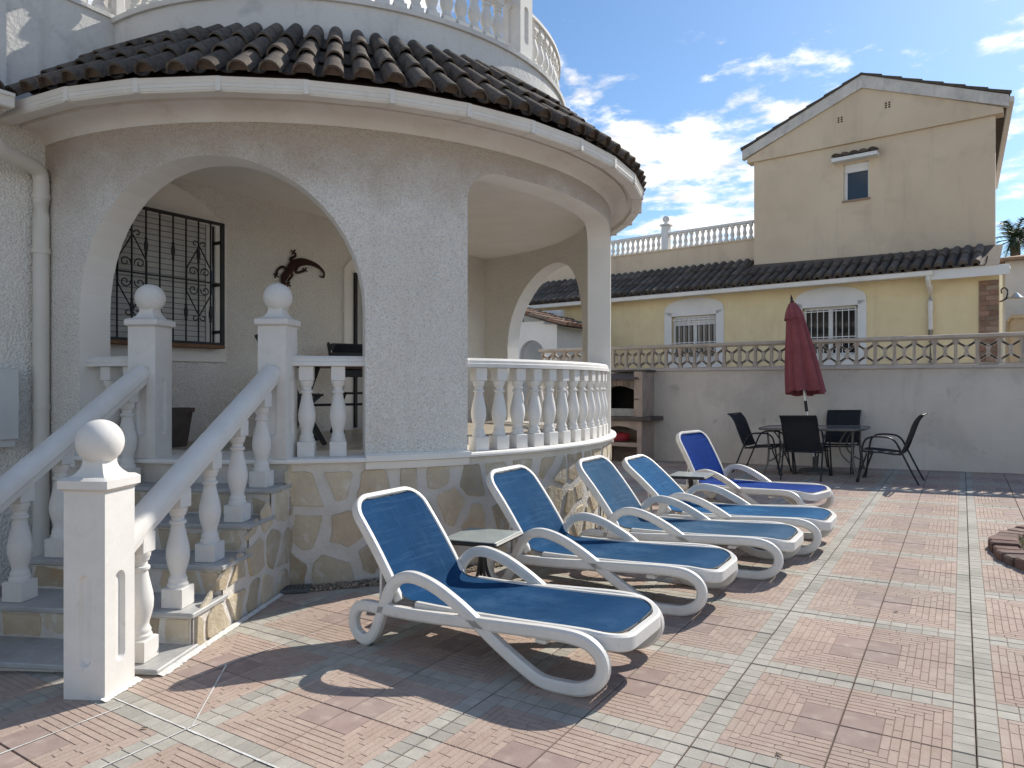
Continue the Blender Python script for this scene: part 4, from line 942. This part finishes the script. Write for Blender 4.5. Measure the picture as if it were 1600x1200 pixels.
mb=MB(); mb.box((BX0+.105,BY1-.07,.78),(BX1-.165,BY1-.055,1.5)); mb.box((BX0+.101,BY0+.08,.78),(BX0+.115,BY1-.07,1.5)); mb.box((BX1-.175,BY0+.08,.78),(BX1-.161,BY1-.07,1.5)); mb.build('soot_lining',M['soot_and_vent_shade'],bq,False)
nb=9
for k in range(nb):
    u0=BX0+.10+(BX1-.16-BX0-.10)*k/nb; u1=BX0+.10+(BX1-.16-BX0-.10)*(k+1)/nb; mb=MB(); mb.bbox((u0+.003,BY0+.022,1.275+.07*sin(pi*(k+.5)/nb)),(u1-.003,BY0+.05,1.455),.003); mb.build('brick',M['firebrick'],bq,False)
mb=MB(); mb.box((BX0+.115,BY0+.06,.78),(BX1-.175,BY0+.085,.92)); mb.build('ash_tray',M['ash'],bq,False)
mb=MB(); mb.add([(BX0-.01,BY0-.05,1.46),(BX1-.12,BY0-.05,1.46),(BX1-.06,BY0+.0,1.46),(BX0-.01,BY1,1.46),(BX1-.02,BY1,1.46),(BX0+.08,BY0+.16,1.575),(BX1-.1,BY0+.16,1.575),(BX0+.08,BY1,1.575),(BX1-.1,BY1,1.575)],[(0,1,6,5),(1,2,4,8,6),(0,5,7,3),(0,3,4,2,1),(5,6,8,7)]); mb.build('hood',M['bbqdark'],bq,False)
mb=MB(); mb.bbox((BX0+.05,BY0+.14,1.60),(BX1+.04,BY1,1.64),.006); mb.build('hood_top',M['bbqdark'],bq,False)
mb=MB(); mb.tube([(BX1-.16,BY0+.0,1.10),(BX1-.05,BY0+.0,1.10)],.008,6); mb.tube([(BX1-.16,BY0+.0,1.10),(BX1-.16,BY0+.06,1.10)],.008,6); mb.build('grill_handle',M['iron'],bq)
rb=thing('charcoal_bag','crumpled red bag lying in the barbecue niche','bag',(0,0,0))
mb=MB(); prof=[(.02,0),(.13,.02),(.15,.07),(.11,.13),(.03,.17)]; mb.lathe(prof,14); mb.v=[(x*1.35+.012*sin(9*y),y*.8+.01*sin(14*x),z*(1+.25*sin(7*x+3*y))) for x,y,z in mb.v]; mb.build('sack',M['redbag'],rb)
mb=MB(); mb.tube([(.12,0,.12),(.17,.01,.15),(.2,0,.13)],.02,7); mb.build('neck',M['redbag'],rb); rb.location=(BX0+.36,BY0+.2,.292)

# ------------------------------------------------------------------ round planter with brick edging
PCX,PCY,PR=1.62,3.30,1.47
pl=thing('round_planter','round raised bed edged with red brown bricks, dry grass inside','planter',(PCX,PCY,gz(PCX,PCY)),world=True)
nb=62
for k in range(nb):
    a0=2*pi*k/nb+.004; a1=2*pi*(k+1)/nb-.004; r0=PR-.185+random.uniform(-.015,.015); r1=PR+random.uniform(-.012,.012); h=.072+random.uniform(-.012,.012); mb=MB(); vs=[]
    for z,i_ in ((-.05,0),(h-.012,0),(h,.012)):
        for a,r in ((a0,r0+i_),(a0,r1-i_),((a0+a1)/2,r1-i_+.006),(a1,r1-i_),(a1,r0+i_)):
            aa=a+(i_/PR if a==a0 else -i_/PR if a==a1 else 0); x,y=PCX+r*cos(aa),PCY+r*sin(aa); vs.append((x,y,gz(x,y)+z))
    fs=[(l*5+j,l*5+(j+1)%5,(l+1)*5+(j+1)%5,(l+1)*5+j) for l in range(2) for j in range(5)]+[(10,11,12,13,14)]; mb.add(vs,fs); mb.build('brick',M['planter'],pl,False)
mb=MB(); n=40; vs=[(PCX,PCY,gz(PCX,PCY)+.06)]+[(PCX+(PR-.16)*cos(2*pi*k/n),PCY+(PR-.16)*sin(2*pi*k/n),gz(PCX+(PR-.16)*cos(2*pi*k/n),PCY+(PR-.16)*sin(2*pi*k/n))+.045) for k in range(n)]; mb.add(vs,[(0,1+k,1+(k+1)%n) for k in range(n)]); mb.build('soil',M['soil'],pl)
mb=MB()
for k in range(7000):
    a=random.uniform(pi*.55,pi*1.5); r=(PR-.19)*math.sqrt(random.uniform(.2,1)); x,y=PCX+r*cos(a),PCY+r*sin(a); z=gz(x,y)+.045; e=random.random()*2*pi; h=random.uniform(.02,.07); l=random.uniform(.01,.05); w=.0025
    dx,dy=cos(e),sin(e); mb.add([(x-dy*w,y+dx*w,z),(x+dy*w,y-dx*w,z),(x+dx*l*.6,y+dy*l*.6,z+h*.7),(x+dx*l,y+dy*l,z+h)],[(0,1,2),(0,2,3)])
o=mb.build('dry_grass',M['dry'],pl,False); o['kind']='stuff'

# ------------------------------------------------------------------ neighbour's house
HS=Vector((-.517,13.3,0)); PH=R(-5)
nh=thing('neighbour_house','yellow two storey house with beige gable and charcoal tiled eave beyond the garden wall','house',(0,0,0))
nh.location=HS; nh.rotation_euler=(0,0,PH)      # local: x to the right along the facade, y away
mb=MB(); WN=[(-5.90,-4.70,2.02,3.13),(-2.64,-1.46,2.02,3.13)]
# facade with window openings
xs=[-11.5]+[v for w in WN for v in w[:2]]+[.76]
for k in range(0,len(xs)-1):
    a,b=xs[k],xs[k+1]
    if k%2==0: mb.box((a,0,-.7),(b,.22,3.66))
    else: mb.box((a,0,-.7),(b,.22,WN[k//2][2])); mb.box((a,0,WN[k//2][3]),(b,.22,3.66))
mb.box((.76,.0,-.7),(1.10,.22,3.66)); mb.box((1.10-.22,.22,-.7),(1.10,1.1,3.66))
mb.build('facade',M['yellow'],nh,False)
for (a,b,z0,z1) in WN:
    mb=MB(); f=.20 if a<-5 else .17
    # white plaster surround with arched top
    n=16; y=-.025; zs=z1+.10; zt=z1+.45; c=(a+b)/2; hw=(b-a)/2+f; top=[(c+hw*cos(pi*k/n),zs+(zt-zs)*sin(pi*k/n)**.75) for k in range(n+1)]
    for p,q in zip(top,top[1:]):
        g=lambda x:min(max(x,a),b); mb.add([(p[0],y,p[1]),(q[0],y,q[1]),(g(q[0]),y,z1),(g(p[0]),y,z1)],[(0,1,2,3)]); mb.add([(p[0],y,p[1]),(p[0],.0,p[1]),(q[0],.0,q[1]),(q[0],y,q[1])],[(0,1,2,3)])
    mb.box((c-hw,y,z0-.35),(a,0,zs)); mb.box((b,y,z0-.35),(c+hw,0,zs)); mb.box((a,y,z0-.35),(b,0,z0-.03)); mb.build('window_surround',M['nwhite'],nh,False)
    mb=MB(); mb.box((a,.13,z0),(b,.15,z1)); w=mb.build('window',M['pane'],nh,False)
    mb=MB(); 
    for p,q in (((a,z0),(a+.06,z1)),((b-.06,z0),(b,z1)),((a,z1-.06),(b,z1)),((a,z0),(b,z0+.06)),(((a+b)/2-.045,z0),((a+b)/2+.045,z1))): mb.box((p[0],.10,p[1]),(q[0],.135,q[1]))
    mb.build('window_frame',M['nwhite'],w,False)
    if a<-5:
        mb=MB(); 
        for k in range(4): mb.bbox((a+.05,.085,z1-.06*(k+1)),(b-.05,.105,z1-.06*k-.004),.003)
        mb.build('roller_shutter',M['nwhite'],w,False)
    mb=MB(); mb.box((a-.03,-.05,z0-.03),(b+.03,.1,z0)); mb.build('sill',M['nwhite'],w,False)
    nbars=9
    for k in range(nbars):
        x=a+.06+(b-a-.12)*k/(nbars-1); mb=MB(); mb.tube([(x,.02,z0+.02),(x,.02,z1-.03)],.009,6); mb.build('window_bar',M['nwhite'],w)
    mb=MB()
    for z in (z0+.42,z1-.10): mb.box((a,.012,z-.01),(b,.028,z+.01))
    mb.build('window_rail',M['nwhite'],w,False)
# lower eave
mb=MB(); mb.box((-11.5,-.36,3.62),(1.28,.0,3.68)); mb.box((-.05,-.385,3.50),(1.28,-.355,3.70)); mb.build('eave',M['nwhite'],nh,False)
mb=MB(); mb.bbox((-11.5,-.46,3.585),(.02,-.35,3.69),.012); mb.build('gutter',M['gutter'],nh,False)
mb=MB(); mb.tube([(-.07,-.40,3.62),(-.07,-.40,3.5)],.05,12); mb.tube(smooth_path([(-.07,-.40,3.52),(-.07,-.30,3.40),(-.07,-.09,3.30),(-.07,-.07,3.1),(-.07,-.07,-.7)],5),.048,12); mb.tube([(-.07,-.07,3.0),(-.07,-.07,2.93)],.056,12); mb.build('downpipe',M['gutter'],nh)
nb_=14
for k in range(nb_*2):
    z=.6+k*.102; 
    if z>3.5: break
    for c_ in range(2):
        x0=.765+(c_*.175 if k%2 else c_*.115); x1=.765+.325 if c_ else x0+(.17 if k%2 else .11)
        mb=MB(); mb.bbox((x0,-.03,z),(x1,.0,z+.094),.004); mb.build('pilaster_brick',M['nbrick'],nh,False)
# lower tiled roof
ROOFL,ROOFR=-11.5,1.3
mb=MB(); mb.add([(ROOFL,-.42,3.70),(-4.07,-.42,3.70),(-4.07,1.30,4.62),(ROOFL,1.30,4.62)],[(0,1,2,3)]); mb.add([(-4.07,-.42,3.70),(1.12,-.42,3.70),(1.12,.92,4.30),(-4.07,.92,4.42)],[(0,1,2,3)]); lr=mb.build('lower_roof',M['mortarplug'],nh,False)
nt_=barrel(.62,.165,.085,mat_=M['ntile']); nt2=barrel(.62,.16,.06,False,mat_=M['ntile'],name='channel'); 
slL=math.atan2(.92,1.72); slR=math.atan2(.62,1.34)
x=-10.6; 
while x<.90:
    left=x<-4.12; sl_=slL if left else slR; nrow=3 if left else 2; step=.58 if left else .62
    for r_ in range(nrow):
        y=-.46+r_*step*cos(sl_); z=3.70+r_*step*sin(sl_)
        o=link('cover_tile',nt_,lr); o.location=(x+random.uniform(-.008,.008),y,z+.035); o.rotation_euler=(sl_+random.uniform(-.01,.01),0,random.uniform(-.015,.015))
        if r_==0 or left: o=link('channel_tile',nt2,lr); o.location=(x+.105,y,z+.01); o.rotation_euler=(sl_,0,0)
    x+=.21
# terrace parapet with balustrade on the left part
mb=MB(); mb.box((-11.5,1.28,3.6),(-4.02,1.46,5.14)); mb.box((-11.5,1.25,5.14),(-4.02,1.49,5.18)); mb.build('terrace_parapet',M['ochre'],nh,False)
mb=MB(); mb.bbox((-11.5,1.30,5.60),(-4.02,1.44,5.67),.012); hr=mb.build('terrace_handrail',M['nwhite'],nh,False)
bal3=baluster_mesh(.43,'far_baluster',10,.055)
x=-4.14
while x>-11.3:
    if abs(x+6.72)>.14: o=link('baluster',bal3,hr); o.location=(x,1.37,5.175)
    x-=.165
mb=MB(); mb.bbox((-6.82,1.27,5.18),(-6.62,1.47,5.86),.01); mb.bbox((-6.86,1.23,5.86),(-6.58,1.51,5.91),.01); mb.lathe([(.08,5.91),(.05,5.95),(.045,5.97)],10,(-6.72,1.37)); pp=mb.build('terrace_post',M['nwhite'],nh)
mb=MB(); ball(mb,0,.10); o=mb.build('ball_finial',M['nwhite'],pp); o.location=(-6.72,1.37,6.06)
def skew(mb): mb.v=[(x-.092*max(0,y-1.15),y,z) for x,y,z in mb.v]
# upper storey with gable towards the camera
UY=.92; GL,GR,GC=-4.07,.98,-1.55
mb=MB(); wx=(-1.96,-1.42,5.70,6.56)
for a,b,c,d in ((GL,wx[0],3.9,7.05),(wx[1],GR,3.9,7.05),(wx[0],wx[1],3.9,wx[2]),(wx[0],wx[1],wx[3],7.05)): mb.box((a,UY,c),(b,UY+.2,d))
mb.box((GL,UY+.2,3.9),(GL+.2,9,7.05)); mb.box((GR-.2,UY+.2,3.9),(GR,9,7.05)); skew(mb); mb.build('upper_wall',M['ochre'],nh,False)
def extr(mb,pts,y0,y1,m=0):
    n=len(pts); mb.add([(x,y0,z) for x,z in pts]+[(x,y1,z) for x,z in pts],[tuple(range(n)),tuple(range(2*n-1,n-1,-1))]+[(j,n+j,n+(j+1)%n,(j+1)%n) for j in range(n)],m)
mb=MB(); extr(mb,[(GL-.16,7.03),(GR+.14,7.03),(GR+.14,7.14),(GC,8.27),(GL-.16,7.14)],UY-.07,UY+.25); gp=mb.build('gable_panel',M['ochre'],nh,False)
for sx,X in ((1,GR+.24),(-1,GL-.26)):
    mb=MB(); extr(mb,[(GC,8.24),(GC,8.53),(X,7.36),(X,7.12)] if sx>0 else [(X,7.12),(X,7.36),(GC,8.53),(GC,8.24)],UY-.13,UY+.02); mb.build('barge_board',M['fascia'],nh,False)
for cx,cz in ((-2.02,7.62),(-1.02,7.72)):
    for dx in (-.035,.035):
        for dz in (-.05,0,.05): mb=MB(); mb.box((cx+dx-.02,UY-.073,cz+dz-.016),(cx+dx+.02,UY-.069,cz+dz+.016)); mb.build('vent_shade_plate',M['soot_and_vent_shade'],gp,False)  # no openings: thin plates, the holes' shade put into their dark colour
mb=MB(); ov=.27
for X,s in ((GR+ov,1),(GL-ov-.02,-1)):
    pts=[(GC,8.535),(GC,8.58),(X,7.41),(X,7.365)]; extr(mb,pts if s>0 else pts[::-1],UY-.16,8.6)
skew(mb); mb.build('upper_roof',M['ntile'],nh,False)
ur=[o for o in nh.children if o.name.startswith('upper_roof')][0]
ve=barrel(.46,.17,.04,mat_=M['ntile'],name='verge')
for X,s in ((GR+ov,1),(GL-ov-.02,-1)):
    L__=math.hypot(X-GC,1.17); n=7
    for k in range(n):
        t=k/n; o=link('verge_tile',ve,ur); o.location=(X+(GC-X)*t,UY-.09,7.385+1.17*t+.01); o.rotation_mode='QUATERNION'
        d=Vector((GC-X,0,1.17)).normalized(); zax=Vector((-d.z*(1 if s<0 else -1),0,abs(d.x))).normalized(); xax=d.cross(zax)
        o.rotation_quaternion=Matrix((xax,d,zax)).transposed().to_quaternion()
mb=MB(); mb.bbox((GR+.22,UY-.02,7.24),(GR+.33,8.6,7.35),.01); skew(mb); mb.build('gutter',M['gutter'],nh,False)
mb=MB(); mb.box((wx[0],UY+.10,wx[2]),(wx[1],UY+.13,wx[3])); w=mb.build('window',M['pane'],nh,False)
mb=MB(); mb.box((wx[0],UY+.07,wx[2]),(wx[0]+.07,UY+.11,wx[3])); mb.box((wx[1]-.03,UY+.07,wx[2]),(wx[1],UY+.11,wx[3])); mb.box((wx[0],UY+.06,wx[3]-.20),(wx[1],UY+.11,wx[3])); mb.build('window_frame',M['nwhite'],w,False)
mb=MB(); mb.box((wx[0]-.03,UY-.04,wx[2]-.04),(wx[1]+.03,UY+.1,wx[2])); mb.build('sill',M['nbrick'],w,False)
mb=MB(); mb.box((-2.17,UY-.26,6.60),(-1.20,UY+.02,6.68)); mb.build('hood_slab',M['nwhite'],nh,False)
hd=[o for o in nh.children if o.name.startswith('hood_slab')][0]; ht=barrel(.30,.20,.075,mat_=M['ntile'],name='hood_tile')
for k in range(5): o=link('hood_tile',ht,hd); o.location=(-2.07+k*.193,UY-.28,6.69); o.rotation_euler=(.32,0,0)
# lantern bracket on the corner
la=thing('wall_lantern','black wrought iron wall lantern bracket at the corner of the yellow house','lamp'); la.location=HS; la.rotation_euler=(0,0,PH)
mb=MB(); P=[(1.10,.05,3.02),(1.16,.02,3.03),(1.22,-.0,3.10),(1.23,-.0,3.22),(1.18,0,3.28),(1.13,0,3.24),(1.14,0,3.17)]; mb.tube(smooth_path(P,5),.014,6); mb.build('bracket',M['iron'],la)
mb=MB(); mb.tube([(1.16,.02,3.03),(1.34,0,3.14)],.012,6); mb.build('arm',M['iron'],la)
mb=MB(); mb.lathe([(.03,3.17),(.05,3.15),(.12,3.08),(.14,3.06),(.12,3.06)],12,(1.36,0)); mb.build('shade',M['alu'],la)
# white house further right
wh=thing('white_house','plain white house partly hidden behind the brick corner pilaster of the yellow house','house',(6,18,-.7),world=True)
mb=MB(); mb.box((.84,17,-.7),(9,24,4.35)); mb.build('wall',M['nwhite'],wh,False)
mb=MB(); mb.add([(.7,16.7,4.32),(9.2,16.7,4.32),(9.2,20.5,5.5),(.7,20.5,4.7),(.7,16.7,4.40),(9.2,16.7,4.40),(9.2,20.5,5.58),(.7,20.5,4.78)],[(0,3,2,1),(4,5,6,7),(0,1,5,4),(1,2,6,5),(2,3,7,6),(3,0,4,7)]); mb.build('roof',M['brownroof'],wh,False)
mb=MB(); mb.box((.93,15.6,-.7),(6,17,2.85)); mb.box((.88,15.5,2.85),(6,17,2.93)); mb.build('annex',M['ochre'],wh,False)
# small white porch with brown roof tiles, seen through the far arch
sp_=thing('neighbour_porch','small white arched porch with brown roof tiles beyond the far arch','porch',(-8.3,11.6,-.3),world=True)
PXa,PXb,PYa=-11.0,-8.42,11.3
mb=MB(); n=14; ca,hw=-9.15,.36
pts=[(ca+hw*cos(pi-pi*k/n),2.1+.38*sin(pi-pi*k/n)) for k in range(n+1)]
mb.box((PXa,PYa,-.7),(ca-hw,PYa+.2,3.15)); mb.box((ca+hw,PYa,-.7),(PXb,PYa+.2,2.86))
for p,q in zip(pts,pts[1:]): mb.add([(p[0],PYa,p[1]),(q[0],PYa,q[1]),(q[0],PYa,2.95),(p[0],PYa,2.95),(p[0],PYa+.2,p[1]),(q[0],PYa+.2,q[1])],[(0,1,2,3),(1,0,4,5)])
mb.box((PXb-.2,PYa+.2,-.7),(PXb,PYa+2.0,2.8)); mb.box((PXa,PYa+2.0,-.7),(PXb-1.0,PYa+2.2,3.45)); mb.build('wall',M['nwhite'],sp_,False)
mb=MB(); mb.add([(PXb+.34,PYa-.25,2.76),(PXb+.34,PYa+2.2,2.76),(PXa,PYa+2.2,3.62),(PXa,PYa-.25,3.62)],[(0,1,2,3)]); r2=mb.build('roof',M['mortarplug'],sp_,False)
bt2=barrel(.62,.165,.085,mat_=M['brownroof'],name='brown_tile'); sl_=math.atan2(.86,2.92)
for k in range(12):
    for r_ in range(5):
        o=link('cover_tile',bt2,r2); o.location=(PXb+.38-r_*.56*cos(sl_),PYa-.17+k*.21,2.78+r_*.56*sin(sl_)); o.rotation_euler=(sl_,0,pi/2)
# palm behind the yellow house
pm=thing('palm_tree','palm crown showing above the roof at the right of the yellow house','palm',(1.5,27,-.7),world=True)
mb=MB(); mb.tube([(1.7,27,-.7),(1.6,27,4),(1.55,27,6.5)],.16,10); mb.build('trunk',M['trunk'],pm)
mb=MB(); c=Vector((1.55,27,6.55))
for k in range(34):
    a=random.random()*2*pi; el=random.uniform(-.3,1.25); Lf=random.uniform(1.1,1.5); d=Vector((cos(a)*cos(el),sin(a)*cos(el),sin(el))); P=[]
    for i_ in range(9): s_=i_/8*Lf; P.append(c+d*s_+Vector((0,0,-.32*s_*s_)))
    mb.tube(P,.015,4)
    for i_ in range(1,9):
        t=(P[i_]-P[i_-1]).normalized(); side=t.cross(Vector((0,0,1))).normalized()
        for u in (0,.25,.5,.75):
            b=P[i_-1]+(P[i_]-P[i_-1])*u
            for s in (-1,1):
                l=.36*(1-.5*abs(i_/8-.4)); tip=b+side*s*l*.8+t*l*.55+Vector((0,0,-.14*random.random())); mb.add([b+t*.015,b-t*.015,tip],[(0,1,2)])
mb.build('crown',M['palm'],pm,False)

# ------------------------------------------------------------------ things on the porch
ge=thing('lizard_ornament','rusty metal lizard ornament hung on the porch wall','ornament',(XW,1.55,2.66),world=True)
def zp(x,y):   # zoom pixel of the ornament to the wall plane
    u=(120+x/3.478-800)/FPX; v=(600-(240+y/3.478))/FPX; dx=-sin(YAW)+cos(YAW)*u; dy=cos(YAW)+sin(YAW)*u; X=XW+.022; t=(X-CAM.x)/dx
    return Vector((X,CAM.y+t*dy,CAM.z+t*v))
def flat(mb,pts,rad):
    P=smooth_path([zp(*p) for p in pts],5); n=len(P); sc=[rad[min(int(i*(len(rad)-1)/(n-1)),len(rad)-1)] for i in range(n)]
    sc=[]; 
    for i in range(n): q=i*(len(rad)-1)/(n-1); k=min(int(q),len(rad)-2); sc.append(rad[k]+(rad[k+1]-rad[k])*(q-k))
    mb.sweep(P,[(.35*cos(2*pi*k/8) if False else cos(2*pi*k/8),.3*sin(2*pi*k/8)) for k in range(8)],up=Vector((1,0,0)),scale=sc)
mb=MB(); flat(mb,[(1318,664),(1340,672),(1342,645),(1310,612),(1262,592),(1215,590),(1175,608),(1150,640),(1128,668),(1122,695),(1136,716)],[.006,.010,.014,.02,.028,.04,.05,.05,.036,.042,.03,.008]); mb.build('body',M['rust'],ge)
for pts in ([(1150,640),(1120,615),(1092,632),(1084,662)],[(1158,645),(1172,660),(1150,690),(1150,712)],[(1205,592),(1158,575),(1190,555),(1178,535)],[(1212,596),(1188,640),(1210,645),(1240,632)]):
    mb=MB(); flat(mb,pts,[.02,.015,.014,.012]); e=pts[-1]
    for k in range(4):
        a=2*pi*k/4+.6; flat(mb,[e,(e[0]+9*cos(a),e[1]+9*sin(a)),(e[0]+15*cos(a),e[1]+15*sin(a))],[.010,.008,.012])
    mb.build('leg',M['rust'],ge)
pt=thing('porch_table','folding table with brown slatted top on the porch','table',(0,0,0))
for k in range(7): mb=MB(); mb.bbox((-.60,-.35+k*.10,.70),(.60,-.26+k*.10,.725),.004); mb.build('slat',M['tabletop'],pt,False)
for s in (-1,1):
    mb=MB(); mb.sweep([(s*.52,-.32,.0),(s*.52,.32,.69)],rsec(.04,.03)); mb.build('leg',M['black'],pt,False)
    mb=MB(); mb.sweep([(s*.49,.32,.0),(s*.49,-.32,.69)],rsec(.04,.03)); mb.build('leg',M['black'],pt,False)
mb=MB(); mb.tube([(-.5,0,.345),(.5,0,.345)],.014,6); mb.build('crossbar',M['black'],pt)
pt.location=(-5.05,1.25,ZF); pt.rotation_euler=(0,0,R(72))
def fchair(label,cush=True):
    t=thing('folding_chair',label,'chair',group='dark folding chairs on the porch')
    for s in (-1,1):
        mb=MB(); mb.sweep([(.24,s*.23,0),(-.30,s*.23,1.0)],rsec(.022,.045)); mb.build('back_leg',M['black'],t,False)
        mb=MB(); mb.sweep([(-.30,s*.20,0),(.20,s*.20,.45)],rsec(.022,.04)); mb.build('front_leg',M['black'],t,False)
    for k in range(5): mb=MB(); mb.bbox((-.16+k*.08,-.22,.435),(-.09+k*.08,.22,.455),.003); mb.build('seat_slat',M['black'],t,False)
    for k in range(4): z=.62+k*.10; x=.24-.54*z; mb=MB(); mb.bbox((x-.008,-.22,z),(x+.008,.22,z+.075),.003); mb.build('back_slat',M['black'],t,False)
    if cush:
        mb=MB(); n=8; vs=[]
        for sgn in (1,-1):
            for i_ in range(n+1):
                for j in range(n+1):
                    u,v=-1+2*i_/n,-1+2*j/n; h=.045*((1-u**4)*(1-v**4))**.5; vs.append((-.29+sgn*h+.03,v*.20,.83+u*.17))
        q=(n+1)**2; mb.add(vs,[(o_+i_*(n+1)+j,o_+(i_+1)*(n+1)+j,o_+(i_+1)*(n+1)+j+1,o_+i_*(n+1)+j+1) for o_ in (0,q) for i_ in range(n) for j in range(n)]); mb.build('cushion',M['cushion'],t,True,80)
    return t
t=fchair('dark folding chair with a black cushion behind the porch table',True); t.location=(-5.60,1.85,ZF); t.rotation_euler=(0,0,R(-25))
t=fchair('dark folding chair in profile behind the stair post by the lizard ornament',False); t.location=(-5.12,.60,ZF); t.rotation_euler=(0,0,R(58))
po=thing('plant_pot','dark flared plant pot on the porch floor behind the stair post','pot',(-5.80,-.13,ZF))
mb=MB(); mb.lathe([(.10,0),(.105,.01),(.15,.30),(.165,.30),(.168,.335),(.15,.335),(.145,.29)],20,cap=True); mb.build('body',M['bbqdark'],po)
mb=MB(); mb.lathe([(.002,.30),(.147,.295)],20,cap=False); mb.build('soil',M['soil'],po)
